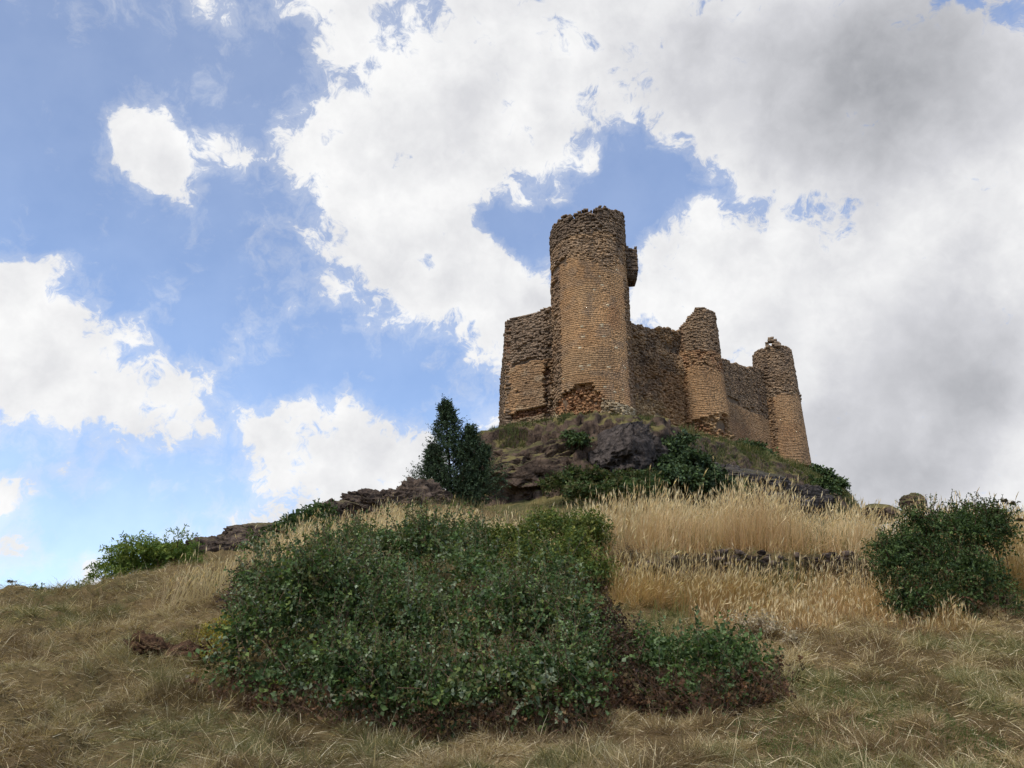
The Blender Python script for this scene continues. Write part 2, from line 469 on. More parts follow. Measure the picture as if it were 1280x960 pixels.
def masonry(name, face, z0, top, style, thick, parent, label=None, seed=1, core_z=0.25):
    """courses of individual stones before a rubble core; top(u) is the broken crest, style(u,z) -> dict"""
    rg = np.random.default_rng(seed)
    acc = Acc()
    rows = []
    z = z0
    zmax = max(top(u) for u in np.linspace(0, face.len, 60)) + 0.3
    while z < zmax:
        ch = rg.uniform(0.11, 0.18)
        u = -rg.uniform(0, 0.3) if face.kind == 'line' else 0.0
        while u < face.len:
            st = style(u + .12, z + ch / 2, rg)
            rough = st is None or st['jit'] > .02
            w = rg.uniform(0.11, 0.34) if rough else rg.uniform(.14, .34)
            uc, zc = u + w / 2, z + ch / 2
            if 0 <= uc <= face.len + .1 and zc < top(uc) + rg.normal(0, 0.03) and st is not None:
                j = st['jit']
                out = st['out'] + rg.normal(0, j)
                g = .006 if rough else 0.0
                v = rg.uniform(0.70, 1.22) if rough else rg.uniform(.92, 1.08) * (1.12 if rg.random() < .03 else 1) * (.85 if rg.random() < .03 else 1)
                hz = rg.normal(0, .03) if rough else rg.normal(0, .012)
                rows.append((u + g, u + w - g, z + g + hz, z + ch - g + hz * .5, out, j, *st['col'] * v))
            u += w
        z += ch
    A = np.array(rows)
    n = len(A)
    u0, u1, za, zb, out, j = A[:, 0], A[:, 1], A[:, 2], A[:, 3], A[:, 4], A[:, 5]
    V = np.zeros((n, 8, 3))
    for k_, (uu, zz, oo) in enumerate([(u0, za, 0), (u1, za, 0), (u1, zb, 0), (u0, zb, 0), (u0, za, 1), (u1, za, 1), (u1, zb, 1), (u0, zb, 1)]):
        jj = np.minimum(j, .08)
        du = rg.normal(0, 1, n) * (jj * 0.45); dz = rg.normal(0, 1, n) * (jj * 0.35)
        o_ = (out + rg.normal(0, 1, n) * (0.002 + jj * 0.3)) if oo else out - 0.45
        X, Y = face.xy(uu + du, o_)
        V[:, k_] = np.stack([X, Y, zz + dz + .16 * (fbm(np.stack([uu * .55, zz * .35, 0 * uu + seed], -1), 2, 7) - .5) * 2], -1)
    q = np.array([[4, 5, 6, 7], [1, 0, 3, 2], [0, 1, 5, 4], [2, 3, 7, 6], [1, 2, 6, 5], [3, 0, 4, 7]])
    Q = (np.arange(n)[:, None, None] * 8 + q[None]).reshape(-1, 4)
    acc.add(V.reshape(-1, 3), Q, None, np.repeat(A[:, 6:9], 8, 0))
    # rubble core
    m = max(8, int(face.len / 0.22))
    us = np.linspace(0, face.len, m + 1)
    tp = np.array([top(u) for u in us]) - core_z + rg.normal(0, .06, m + 1)
    ring = []
    for off, zz in ((-0.16, z0 - 1.0 + 0 * us), (-0.16, tp), (-thick * .5, tp + rg.normal(.05, .1, m + 1)), (-thick, tp), (-thick, z0 - 1.0 + 0 * us)):
        X, Y = face.xy(us, off)
        ring.append(np.stack([X, Y, zz], -1))
    # the front of the core follows the hollows of the face
    zs = np.linspace(z0 - 1.0, 1, 2)
    nr = 36
    front, fcol = [], []
    for t in np.linspace(0, 1, nr):
        zz = (z0 - 1.0) * (1 - t) + tp * t
        off = np.zeros(m + 1)
        for i, u in enumerate(us):
            st = style(u, zz[i], rg)
            o_ = 0 if st is None else st['out']
            smooth_ = st is not None and st['jit'] < .02
            off[i] = min(o_, 0.4) - (.02 if smooth_ else .17) + rg.normal(0, .003 if smooth_ else .03)
            fcol.append(st['col'] * (.97 if smooth_ else .74) if st is not None else C_GRY * .55)
        X, Y = face.xy(us, off)
        front.append(np.stack([X, Y, zz], -1))
    rings = front + ring[2:]
    V = np.stack(rings, 0)
    nrr = len(rings)
    Q = []
    for r_ in range(nrr - 1):
        for i in range(m):
            Q.append((r_ * (m + 1) + i, r_ * (m + 1) + i + 1, (r_ + 1) * (m + 1) + i + 1, (r_ + 1) * (m + 1) + i))
    if face.kind == 'line':
        pass
    acc.add(V.reshape(-1, 3), Q, None, np.concatenate([np.array(fcol), np.tile(C_GRY * .62, (len(ring[2:]) * (m + 1), 1))]))
    o = acc.build(name, M_STONE, parent)
    if label: o["label"] = label
    return o

def nz(u, z, s, seed):
    return float(vnoise(np.array([[u * s, z * s, seed * 3.7]]), seed)[0])

castle = thing("ruined_castle", (10, 60, 19.4), "ruined sandstone castle with three round towers standing on the rocky hilltop", "castle")

# main round tower: u=0 at the back (north), going clockwise-free by angle
F_MAIN = Face('arc', MAIN, r=RM, t0=math.pi / 2, t1=math.pi / 2 + 2 * math.pi)
def ang(face, u): return face.t0 + u / face.r
def top_main(u):
    t = ang(F_MAIN, u)
    east = math.cos(t)
    return 36.75 + 0.5 * east + (nz(u, 0, 1.3, 2) - .5) * 0.5 + (nz(u, 3, .45, 4) - .5) * 0.6
def st_main(u, z, rg):
    t = ang(F_MAIN, u)
    ex, ey = math.cos(t), -math.sin(t)          # ex: right, ey: toward the viewer
    n = nz(u, z, .55, 8); n2 = nz(u, z, 1.6, 9)
    lim = 31.6 + (n - .5) * 2.2 + (0.7 if ex < -.3 else 0)
    if z > 34.4 + (n - .5) * .8:
        c = mixc(C_DRK * .92, C_GRY, n2 * .8); j, out = 0.036, 0.02
        if rg.random() < .13: return None
    elif z > lim:
        c = mixc(C_GRY, C_TAN, n2 * 1.1 - .1); j, out = 0.024, -0.02
        if rg.random() < .05: return None
    else:
        c = mixc(C_TAN, C_ORG, n * 1.3 - .15); j, out = 0.003, 0.0
        n4 = nz(u, z, .22, 10); c = mixc(c, C_GRY, sstep(.55, .8, n2) * .5); c = c * (.86 + .3 * n4); c = mixc(c, C_RED, sstep(.6, .8, nz(u, z * .6, .8, 13)) * .35)
        if rg.random() < .008: c = C_PALE
        if ex < -.82 or (ex > .8 and z < 31): c = mixc(c, C_GRY * .85, .6); j = 0.04
        if rg.random() < .004: return None
    # putlog hollows high on the left
    if ey > 0:
        for (hx, hz, hr) in ((-.93, 32.1, .45), (-.74, 32.4, .4), (-.66, 31.9, .25), (-.95, 30.9, .35)):
            if abs((ex - hx) * RM * 1.2) < hr and abs(z - hz) < hr * .7: return None
        # scoured hollow at the foot, left of centre
        q = ((ex + 0.42) / 0.52) ** 2 + ((z - 20.4) / (1.35 if z > 20.4 else 2.2)) ** 2
        q += (n2 - .5) * .7
        if q < 1:
            out = -0.42 * (1 - q) - 0.06; j = 0.08; c = mixc(C_RED, C_ORG, n2)
            if z > 21.0 and q > .55: out -= 0.25
            if rg.random() < .12: return None
        elif z < 20.6 + (n - .5):
            c = mixc(C_PALE * .9, C_OCH, n2 * .9); j = 0.05
    return dict(col=c, jit=j, out=out)
tower = masonry("round_tower", F_MAIN, 17.2, top_main, st_main, 1.3, castle, "tall round keep tower with dark rubble crown and smooth tan shaft", 3)

# latrine box corbelled out on the right side of the main tower
def box_part(name, parent, corners, z0, z1, seed, col, taper=0.35, label=None):
    rg = np.random.default_rng(seed); acc = Acc()
    P = np.array(corners); n = len(P); cen = P.mean(0)
    core = cen + (P - cen) * .82
    V = np.concatenate([np.c_[core, np.full(n, z0 + .1)], np.c_[core, np.full(n, z1 - .12)]])
    acc.add(V, [(i, (i + 1) % n, (i + 1) % n + n, i + n) for i in range(n)] + [(3, 2, 1, 0), (4, 5, 6, 7)], None, col * .7)
    z = z0
    while z < z1:
        ch = rg.uniform(.17, .26)
        inset = 1 - taper * max(0, (z0 + .8 - z) / .8)
        for i in range(n):
            a, b = cen + (P[i] - cen) * inset, cen + (P[(i + 1) % n] - cen) * inset
            Ld = np.linalg.norm(b - a); d = (b - a) / Ld; nr = np.array([d[1], -d[0]])
            u = 0
            while u < Ld - .05:
                w = min(rg.uniform(.22, .45), Ld - u)
                o = rg.normal(0, .035)
                pts = []
                for oo in (-.2, o):
                    for (uu, zz) in ((u + .01, z + .01), (u + w - .01, z + .01), (u + w - .01, z + ch - .01), (u + .01, z + ch - .01)):
                        q = a + d * uu + nr * oo
                        pts.append((q[0] + rg.normal(0, .012), q[1], zz + rg.normal(0, .012)))
                if z < z1 - .4 or rg.random() < .65:
                    acc.add(pts, [[4, 5, 6, 7], [1, 0, 3, 2], [0, 1, 5, 4], [2, 3, 7, 6], [1, 2, 6, 5], [3, 0, 4, 7]], None, col * rg.uniform(.75, 1.2))
                u += w
        z += ch
    o = acc.build(name, M_STONE, parent)
    if label: o["label"] = label
    return o
bx, by = MAIN[0] + 2.5, MAIN[1]
box_part("latrine_box", tower, [(bx, by - 1.0), (bx + 1.42, by - .8), (bx + 1.42, by + .7), (bx, by + .9)], 31.5, 34.5, 5, C_DRK)

# left (west) wall with its corner
def top_w(u):                    # u from the corner to the tower
    return 29.0 - 0.2 * math.exp(-u / .5) + u * .03 + (nz(u, 0, 1.1, 12) - .5) * .3 - (0.5 if u > F_W.len - 2.9 else 0) * 0
F_W = Face('line', CORN, (5.2, 54.2))
def st_w(u, z, rg):
    n = nz(u, z, .6, 22); n2 = nz(u, z, 1.8, 23)
    lim = 24.55 + u * 0.10
    c = mixc(C_GRY, C_TAN, n2 * .7); j, out = 0.028, 0
    if z > lim:
        if rg.random() < .035: return None
        for (hu, hz) in ((.9, 27.0), (3.0, 27.1), (2.2, 26.5), (2.7, 25.9), (3.2, 25.9), (1.2, 25.9), (1.6, 26.4), (3.7, 25.9)):
            if abs(u - hu) < .15 and abs(z - hz) < .14: return None
        if lim < z < lim + .35 and .5 < u < 3.3 and n2 > .40: return None
        c = mixc(C_DRK * 1.25, C_GRY * 1.12, n2)
    else:
        c = mixc(C_TAN, C_ORG, n * .8); c = mixc(c, C_PALE, max(0, n2 - .55)); j = 0.010; out = 0.03
        if abs(u - .95) < .25 and abs(z - 22.4) < .17: return None
        if rg.random() < .008: return None
        edge = 20.55 + u * .05
        if z < edge + .25 + (n2 - .5) * .4:
            out = -.28; c = C_RED * .7; j = .07
            if z < edge - .25:
                c = mixc(C_OCH, C_GRY, n); out = -.1; j = .05
    if u < .35 and lim < z < 28.3: c = mixc(c, C_RED, .5)
    if u > 3.15 + (n - .5) * .3 and u < 3.75 and z < 24.3: out = -.4; c = mixc(C_RED * .7, C_GRY, n2); j = .1
    elif u >= 3.3: c = mixc(c, C_DRK, .45); j = .08
    return dict(col=c, jit=j, out=out)
masonry("curtain_wall", F_W, 18.2, top_w, st_w, 1.6, castle, "left curtain wall with rows of dark putlog holes", 31)
F_W2 = Face('line', BACK1, CORN)
masonry("curtain_wall", F_W2, 17.5, lambda u: 28.6 + (nz(u, 0, .7, 14) - .5) * .8,
        lambda u, z, rg: dict(col=mixc(C_GRY, C_DRK, nz(u, z, .7, 15)), jit=.04, out=0), 1.5, castle, None, 32)

# wall between main and middle tower: badly eroded rubble
F_1 = Face('line', (8.3, 56.0), (15.0, 60.7))
def top_1(u):
    base = 28.75 + 1.6 * math.exp(-max(0, u - .9) / .45) * (1 if u < 3 else 0) + (u / F_1.len) * .9
    return base + (nz(u, 0, .9, 42) - .5) * .55 + (nz(u, 2, 2.6, 43) - .5) * .2
def st_1(u, z, rg):
    n = nz(u, z, .5, 52); n2 = nz(u, z, 1.4, 53); n3 = nz(u, z, .25, 54)
    out = (n - .55) * .75 + (n2 - .5) * .3
    c = mixc(C_DRK * 1.15, C_TAN, n2); c = mixc(c, C_RED, max(0, n3 - .5) * 1.2)
    if rg.random() < .12: return None
    if z < 22.6 + (n3 - .5) * 2: c = mixc(c, C_OCH, .55 + .4 * n2)
    if u > 4.9 and z < 25.5 and n > .4: c = mixc(c, C_ORG, .7); out *= .3
    return dict(col=c, jit=.05, out=out)
masonry("curtain_wall", F_1, 17.6, top_1, st_1, 1.7, castle, "eroded curtain wall of rough dark rubble right of the tall tower", 33)

# middle round tower
F_MID = Face('arc', MID, r=RMID, t0=math.pi / 2, t1=math.pi / 2 + 2 * math.pi)
def top_mid(u):
    t = ang(F_MID, u); ex = math.cos(t)
    b = 31.6 if ex > .0 else 31.6 - 2.9 * (-ex) ** 1.3
    return float(b + (nz(u, 0, 1.5, 62) - .5) * .55)
def st_mid(u, z, rg):
    t = ang(F_MID, u); ex, ey = math.cos(t), -math.sin(t)
    n = nz(u, z, .6, 72); n2 = nz(u, z, 1.6, 73)
    j, out = .028, 0
    if z > 27.6 + (n - .5) * .8:
        c = mixc(C_GRY, C_DRK, n2 * .7); c = mixc(c, C_TAN, .25)
        if rg.random() < .03: return None
    elif z > 26.0 + (n - .5) * .8 - ex * .3:
        c = mixc(C_TAN, C_RED, n2 * .7); j = .03
        if rg.random() < .10: return None
    elif z > 21.6 + (n - .5) * .7 + (ex * .4):
        c = mixc(C_ORG * .97, C_TAN, n); j = .007
    else:
        c = mixc(C_RED * .85, C_OCH, n2); out = -.25 + (n2 - .5) * .3; j = .11
        if rg.random() < .12: return None
        if ey > 0 and abs(ex - .55) < .18 and abs(z - 21.0) < .45: return None
    if ex < -.6: j = max(j, .04); c = mixc(c, C_RED, .2)
    return dict(col=c, jit=j, out=out + .032 * (26 - z))
masonry("round_tower", F_MID, 17.4, top_mid, st_mid, 1.0, castle, "middle round tower with stepped broken left shoulder", 34)

# wall between middle and far tower
F_2 = Face('line', (17.3, 62.9), (24.9, 70.4))
def top_2(u): return 29.2 - 0.9 * (1 - math.exp(-u / 2.)) + u * .17 + (nz(u, 0, 1.1, 82) - .5) * .45 + (.5 if u < 1 else 0)
def st_2(u, z, rg):
    n = nz(u, z, .5, 84); n2 = nz(u, z, 1.5, 85)
    if z > 25.0 + (n - .5) * .5:
        c = mixc(C_GRY, C_DRK, n2 * .8); c = mixc(c, C_TAN, .2); j = .028
        if rg.random() < .03: return None
        if z < 25.5 and n2 > .45: return None
    else:
        c = mixc(C_TAN, C_ORG, n); c = mixc(c, C_GRY, .2); j = .008
        if z < 23.2 and 2 < u < 6: c = mixc(c, C_RED, .25)
    return dict(col=c, jit=j, out=0)
masonry("curtain_wall", F_2, 17.2, top_2, st_2, 1.6, castle, "short curtain wall between the middle and far right towers", 35)

# far right tower
F_FAR = Face('arc', FAR, r=RF, t0=math.pi / 2, t1=math.pi / 2 + 2 * math.pi)
def top_far(u):
    t = ang(F_FAR, u); ex, ey = math.cos(t), -math.sin(t)
    b = 32.45 + .1 * ex - 1.6 * float(sstep(.25, .7, -ey))
    return b + (nz(u, 0, 1.6, 92) - .5) * .35
def st_far(u, z, rg):
    t = ang(F_FAR, u); ex, ey = math.cos(t), -math.sin(t)
    n = nz(u, z, .6, 94); n2 = nz(u, z, 1.6, 95)
    if z > 27.2 + (n - .5) * .8:
        c = mixc(C_GRY, C_TAN, n2 * .6); j = .024
        if z < 27.9: c = mixc(c, C_PALE, .3 * n2); j = .07
        if rg.random() < .03: return None
    else:
        c = mixc(C_ORG, C_TAN, n); c = mixc(c, C_GRY, .15); j = .007
        if z > 26.0 and rg.random() < .05: return None
    out = 0
    if z < 20.0 + (n - .5) * .6 and ex < .8: c = mixc(C_RED, C_OCH, n2); out = -.2; j = .09
    if ex < -.55: c = mixc(c, C_DRK, .35); j = .03
    return dict(col=c, jit=j, out=out + .028 * (26 - z))
far_t = masonry("round_tower", F_FAR, 16.8, top_far, st_far, 1.0, castle, "slender far right round tower topped by a broken merlon", 36)
# broken merlon with a small light hole in it
F_MER = Face('arc', FAR, r=RF, t0=math.radians(236), t1=math.radians(274))
def top_mer(u):
    return 33.6 - abs(u - F_MER.len * .5) * 1.3 + (nz(u, 0, 3, 97) - .5) * .12
def st_mer(u, z, rg):
    if abs(u - F_MER.len * .42) < .16 and 32.2 < z < 32.75: return None
    return dict(col=mixc(C_GRY, C_DRK, rg.random()), jit=.06, out=0.02)
def merlon():
    rg = np.random.default_rng(98); acc = Acc(); z = 32.2
    while z < 34.2:
        ch = rg.uniform(.18, .26); u = 0.0
        while u < F_MER.len:
            w = rg.uniform(.2, .36); uc = u + w / 2
            if z + ch / 2 < top_mer(uc) and st_mer(uc, z + ch / 2, rg):
                P = []
                for oo in (-.45, rg.normal(0.03, .04)):
                    for uu, zz in ((u, z), (u + w, z), (u + w, z + ch), (u, z + ch)):
                        X, Y = F_MER.xy(uu + rg.normal(0, .015), oo); P.append((X, Y, zz + rg.normal(0, .015)))
                acc.add(P, [[4, 5, 6, 7], [1, 0, 3, 2], [0, 1, 5, 4], [2, 3, 7, 6], [1, 2, 6, 5], [3, 0, 4, 7]], None, mixc(C_GRY, C_DRK, rg.random()))
            u += w
        z += ch
    return acc.build("merlon", M_STONE, far_t)
merlon()

# rear walls of the ward (seen only from the side)
plain = lambda u, z, rg: dict(col=mixc(C_GRY, C_DRK, nz(u, z, .7, 15)), jit=.04, out=0)
for (a, b, sd) in (((25.9, 73.0), BACK2, 37), (BACK2, BACK1, 38)):
    masonry("curtain_wall", Face('line', a, b), 18, lambda u: 27.2 + (nz(u, 1, .6, 16) - .5) * 1.0, plain, 1.4, castle, None, sd)

# ------------------------------------------------------------------ rocks
def ico(sub):
    t = (1 + 5 ** .5) / 2
    V = np.array([(-1, t, 0), (1, t, 0), (-1, -t, 0), (1, -t, 0), (0, -1, t), (0, 1, t), (0, -1, -t), (0, 1, -t), (t, 0, -1), (t, 0, 1), (-t, 0, -1), (-t, 0, 1)], float)
    T = np.array([(0, 11, 5), (0, 5, 1), (0, 1, 7), (0, 7, 10), (0, 10, 11), (1, 5, 9), (5, 11, 4), (11, 10, 2), (10, 7, 6), (7, 1, 8), (3, 9, 4), (3, 4, 2), (3, 2, 6), (3, 6, 8), (3, 8, 9), (4, 9, 5), (2, 4, 11), (6, 2, 10), (8, 6, 7), (9, 8, 1)])
    V = unit(V)
    for _ in range(sub):
        e = np.sort(np.concatenate([T[:, [0, 1]], T[:, [1, 2]], T[:, [2, 0]]]), 1)
        ue, inv = np.unique(e, axis=0, return_inverse=True)
        inv = inv.ravel()
        mid = unit(V[ue[:, 0]] + V[ue[:, 1]]); n = len(V); m = len(T)
        a, b, c = n + inv[:m], n + inv[m:2 * m], n + inv[2 * m:]
        V = np.concatenate([V, mid])
        T = np.concatenate([np.stack([T[:, 0], a, c], 1), np.stack([T[:, 1], b, a], 1), np.stack([T[:, 2], c, b], 1), np.stack([a, b, c], 1)])
    return V, T
ICO = {s: ico(s) for s in (2, 3, 4, 5, 6)}

def rock(name, cen, rad, seed, mat, label, cat, sub=5, rough=.45, freq=1.3, yaw=0, group=None, strat=0.0):
    V, T = ICO[sub]
    P = V * 1.0
    n = fbm(P * freq + seed * 5.1, 5, seed, .55)
    rd = fbm(P * freq * 2.1 + seed, 4, seed + 9, .55, True)
    r = 1 + (n - .5) * rough * 2.0 + (rd - .6) * rough * .8
    Q = P * r[:, None]
    # flattened facets
    rg = np.random.default_rng(seed)
    for _ in range(7):
        d = unit(rg.normal(size=3)); lim = rg.uniform(.72, .95)
        h = Q @ d
        Q = Q - np.outer(np.maximum(0, h - lim) * .8, d)
    if strat:
        Q[:, :2] *= (1 + strat * (fbm(np.stack([0 * Q[:, 2], 0 * Q[:, 2], Q[:, 2] * 6], -1), 2, seed) - .5))[:, None]
    Q = Q * np.asarray(rad)
    c, s_ = math.cos(yaw), math.sin(yaw)
    Q = np.stack([Q[:, 0] * c - Q[:, 1] * s_, Q[:, 0] * s_ + Q[:, 1] * c, Q[:, 2]], -1)
    o = mesh_obj(name, Q, None, T, None, mat, None, sub >= 5)
    o.location = Vector([float(v) for v in cen])
    return tag(o, label, cat, group)

def gz(x, y): return float(ground_h(np.array([x]), np.array([y]))[0])

p = at(778, 566, 50.6)
rock("rock_outcrop", (p[0], p[1] + .6, p[2] - .3), (2.7, 2.4, 2.6), 4, M_DOME, "big rounded grey rock dome jutting out under the tall round tower", "rock", 6, .5, 1.6)
p = at(668, 580, 51.0)
rock("rock_outcrop", (p[0], p[1] + 1.2, p[2] - .6), (4.0, 2.4, 2.1), 7, M_CLIFF, "broad brown craggy outcrop below the left castle wall", "rock", 6, .6, 2.2, 0.1, None, .08)
p = at(940, 612, 54)
rock("rock_outcrop", (p[0], p[1] + 1.4, p[2] - .1), (6.0, 2.2, 2.0), 9, M_LEDGE, "long dark rock ledge below the right hand castle wall", "rock", 6, .5, 1.8, 0.5, None, .3)
p = at(1142, 630, 34)
rock("boulder", (p[0], p[1], p[2] - .05), (.58, .55, .5), 12, M_CLIFF, "lone rounded boulder poking above the tall grass on the right skyline", "rock", 5, .25)
p = at(1100, 640, 34)
rock("boulder", (p[0], p[1], p[2] - .1), (1.0, .7, .42), 13, M_CLIFF, "low flat rock just left of the lone skyline boulder", "rock", 5, .3)
ledge_labels = ["dark angular boulder just right of the bush below the middle tower", "dark boulder under the left end of the far curtain wall",
    "broad dark boulder below the foot of the far right tower", "low dark boulder at the right end of the castle ledge", "small dark boulder between the cliff bush and the grass"]
for i, (px, py, d, rx, rz) in enumerate([(905, 598, 55, 1.6, 1.2), (938, 606, 56, 1.9, 1.2), (975, 614, 57, 2.1, 1.1), (1018, 622, 58, 1.8, .9), (892, 618, 51, 1.3, .9)]):
    p = at(px, py, d)
    rock("boulder", (p[0], p[1] + .5, p[2]), (rx, 1.2, rz), 60 + i, M_LEDGE, ledge_labels[i], "rock", 5, .55, 1.9, .4, "dark boulders below the right castle wall", .1)
# rocks on the spur to the left
ridge = [(262, 712, 24.4, 1.5, .7), (300, 700, 25.6, 1.4, .75), (335, 684, 27, 1.3, .8), (415, 662, 30, 1.0, .9), (447, 652, 30.6, 1.5, .75), (490, 642, 32, 1.6, .8), (528, 636, 33.5, 1.4, .9)]
for i, (px, py, d, rx, rz) in enumerate(ridge):
    p = at(px, py - 6, d); rz = rz * 1.05; rx = rx * 1.15
    lab = ["lowest dark rock at the foot of the left ridge beside the feathery tree", "second rock up the left ridge from the feathery tree",
           "craggy rock just left of the bush on the ridge", "brown rock just right of the bush on the ridge",
           "layered brown rock midway between ridge bush and dark conifer", "long pale brown ledge rock left of the dark conifer",
           "brown rock at the foot of the dark conifer"][i]
    rock("boulder", (p[0], p[1], p[2] - .15), (rx, 1.0, rz), 20 + i, M_RIDGE, lab, "rock", 6, .55, 2.4, .5, "rocks along the left ridge", .1)
# rust coloured broken rocks at the edge of the bank
for i, (px, py, d, r_, lab) in enumerate([(178, 834, 10.2, .19, "rust brown rock at the left end of the broken bank"),
        (205, 830, 10.3, .17, "dark crumbly rock in the middle of the broken bank"),
        (228, 838, 10.1, .16, "small brown rock at the right end of the broken bank")]):
    p = at(px, py, d); z = gz(p[0], p[1])
    rock("bank_rock", (p[0], p[1], z - .03), (r_ * 1.5, r_ * .8, r_ * .95), 40 + i, M_SOILROCK, lab, "rock", 6, .9, 3.2, 0, "rocks of the broken bank")
p = at(234, 848, 9.6); z = gz(p[0], p[1])
rock("pale_stone", (p[0], p[1], z + .03), (.055, .05, .05), 51, mat_rock("pale_rock", srgb(150, 140, 122), srgb(205, 198, 184)), "small pale round stone below the broken bank", "stone", 4, .2)

# ------------------------------------------------------------------ vegetation
def gz_arr(P): return ground_h(P[:, 0], P[:, 1])

def blades(acc, base, length, elev, az, width, droop, col, tipcol=None, seg=2):
    """tapering blades; elev: rise angle, az: heading, droop: how far the tip sinks (fraction)"""
    n = len(base)
    L = np.stack([np.cos(az), np.sin(az), 0 * az], -1)
    side = np.stack([-np.sin(az), np.cos(az), 0 * az], -1)
    roll = R.uniform(-1.2, 1.2, n)[:, None]
    up = np.array([0, 0, 1.0])
    side = unit(side * np.cos(roll) + (up * np.cos(elev)[:, None] - L * np.sin(elev)[:, None]) * np.sin(roll))
    ts = np.linspace(0, 1, seg + 1)
    V = []
    for i, t in enumerate(ts):
        P = base + L * (length * (t * np.cos(elev) + droop * .5 * t * t))[:, None] + up * (length * (t * np.sin(elev) - droop * t * t))[:, None]
        if i < seg:
            w = (width * (1 - .55 * t))[:, None] * .5
            V += [P - side * w, P + side * w]
        else:
            V += [P]
    m = 2 * seg + 1
    V = np.stack(V, 1).reshape(-1, 3)
    b = np.arange(n) * m
    Q = np.concatenate([np.stack([b + 2 * i, b + 2 * i + 1, b + 2 * i + 3, b + 2 * i + 2], -1) for i in range(seg - 1)]) if seg > 1 else None
    T = np.stack([b + 2 * seg - 2, b + 2 * seg - 1, b + 2 * seg], -1)
    if tipcol is None: C = np.repeat(col, m, 0)
    else:
        tt = np.array([t for t in ts[:-1] for _ in (0, 1)] + [1.0])[None, :, None]
        C = (col[:, None] * (1 - tt) + tipcol[:, None] * tt).reshape(-1, 3)
    acc.add(V, Q, T, C)

def tubes(acc, lines, r0, r1, col):
    for ln, a, b in zip(lines, r0, r1):
        ln = np.asarray(ln, float); n = len(ln)
        d = unit(np.gradient(ln, axis=0))
        s = unit(np.cross(d, np.array([.3, .2, 1.0]) + 0 * d)); t = np.cross(d, s)
        rr = np.linspace(a, b, n)[:, None]
        V = np.stack([ln + rr * (s * math.cos(k) + t * math.sin(k)) for k in (0, 2.094, 4.189)], 1).reshape(-1, 3)
        Q = [(i * 3 + k, i * 3 + (k + 1) % 3, i * 3 + 3 + (k + 1) % 3, i * 3 + 3 + k) for i in range(n - 1) for k in range(3)]
        acc.add(V, Q, None, np.asarray(col) * R.uniform(.7, 1.25))

def leaves(acc, P, axis, nrm, ln, wd, col):
    """folded oval leaves: 4-point blade bent along the midrib"""
    n = len(P)
    axis = unit(axis); side = unit(np.cross(nrm, axis)); nn = np.cross(axis, side)
    ln = ln[:, None]; wd = wd[:, None] * .5
    a = P; t = P + axis * ln - nn * ln * .12
    l = P + axis * ln * .48 + side * wd + nn * wd * .35
    r = P + axis * ln * .48 - side * wd + nn * wd * .35
    V = np.stack([a, r, t, l], 1).reshape(-1, 3)
    b = np.arange(n) * 4
    T = np.concatenate([np.stack([b, b + 1, b + 2], -1), np.stack([b, b + 2, b + 3], -1)])
    acc.add(V, None, T, np.repeat(col, 4, 0))

def sprays(acc, O, D, L, nl, ll, lw, pal, jitter=.25, spread=1.0, up=.5, droop=.25, stem=None):
    S = len(O)
    t = (np.arange(nl) + .5)[None] / nl + R.uniform(-.3, .3, (S, nl)) / nl
    D = unit(D)
    P = O[:, None] + D[:, None] * (L[:, None] * t)[..., None]
    P[..., 2] -= (droop * L[:, None] * t * t)
    rnd = unit(R.normal(size=(S, nl, 3)))
    axis = unit(D[:, None] * .6 + rnd * spread + np.array([0, 0, -.15]))
    nrm = unit((R.normal(size=(S, 1, 3)) * .75 + D[:, None] * .6 + np.array([0, 0, up])) + R.normal(size=(S, nl, 3)) * .38)
    base = pick(pal, S)
    col = base[:, None] * R.uniform(.72, 1.28, (S, 1, 1)) * (1 + R.normal(0, jitter * .75, (S, nl, 1))).clip(.4, 1.9)
    sc = R.uniform(.55, 1.35, S * nl)
    leaves(acc, P.reshape(-1, 3), axis.reshape(-1, 3), nrm.reshape(-1, 3), ll * sc, lw * sc, col.reshape(-1, 3))

def lump_points(lumps, dens, shell=(.8, 1.02), low=-.35):
    """points on a union of lumps (cx,cy,cz,rx,ry,rz), each with its outward normal"""
    LP = np.array(lumps, float)
    PO, NO = [], []
    for i, l in enumerate(LP):
        r = l[3:6]
        area = 4 * math.pi * (((r[0] * r[1]) ** 1.6 + (r[0] * r[2]) ** 1.6 + (r[1] * r[2]) ** 1.6) / 3) ** (1 / 1.6)
        n = int(area * dens) + 1
        d = unit(R.normal(size=(n, 3)))
        d = d[d[:, 2] > low]
        lumpy = 1 + .28 * (fbm(d * 2.2 + i * 7.7, 3, 60) - .5) * 2
        k = R.uniform(*shell, len(d)) * lumpy
        P = l[:3] + d * r * k[:, None]
        keep = np.ones(len(P), bool)
        for j, m in enumerate(LP):
            if j != i:
                keep &= (((P - m[:3]) / m[3:6]) ** 2).sum(1) > .62
        PO.append(P[keep]); NO.append(unit(d / r)[keep])
    P, N = np.concatenate(PO), np.concatenate(NO)
    ok = P[:, 2] > gz_arr(P) + .02
    return P[ok], N[ok]

def knobbly(lumps, k, f=(.35, .6)):
    """smaller swellings on each lump, so that the outline is uneven"""
    out = list(lumps)
    for l in lumps:
        for _ in range(k):
            d = unit(R.normal(size=3)); d[2] = abs(d[2]) * .9 - .1
            q = R.uniform(*f)
            out.append((l[0] + d[0] * l[3] * .95, l[1] + d[1] * l[4] * .85, l[2] + d[2] * l[5] * .85, l[3] * q, l[4] * q, l[5] * q))
    return out

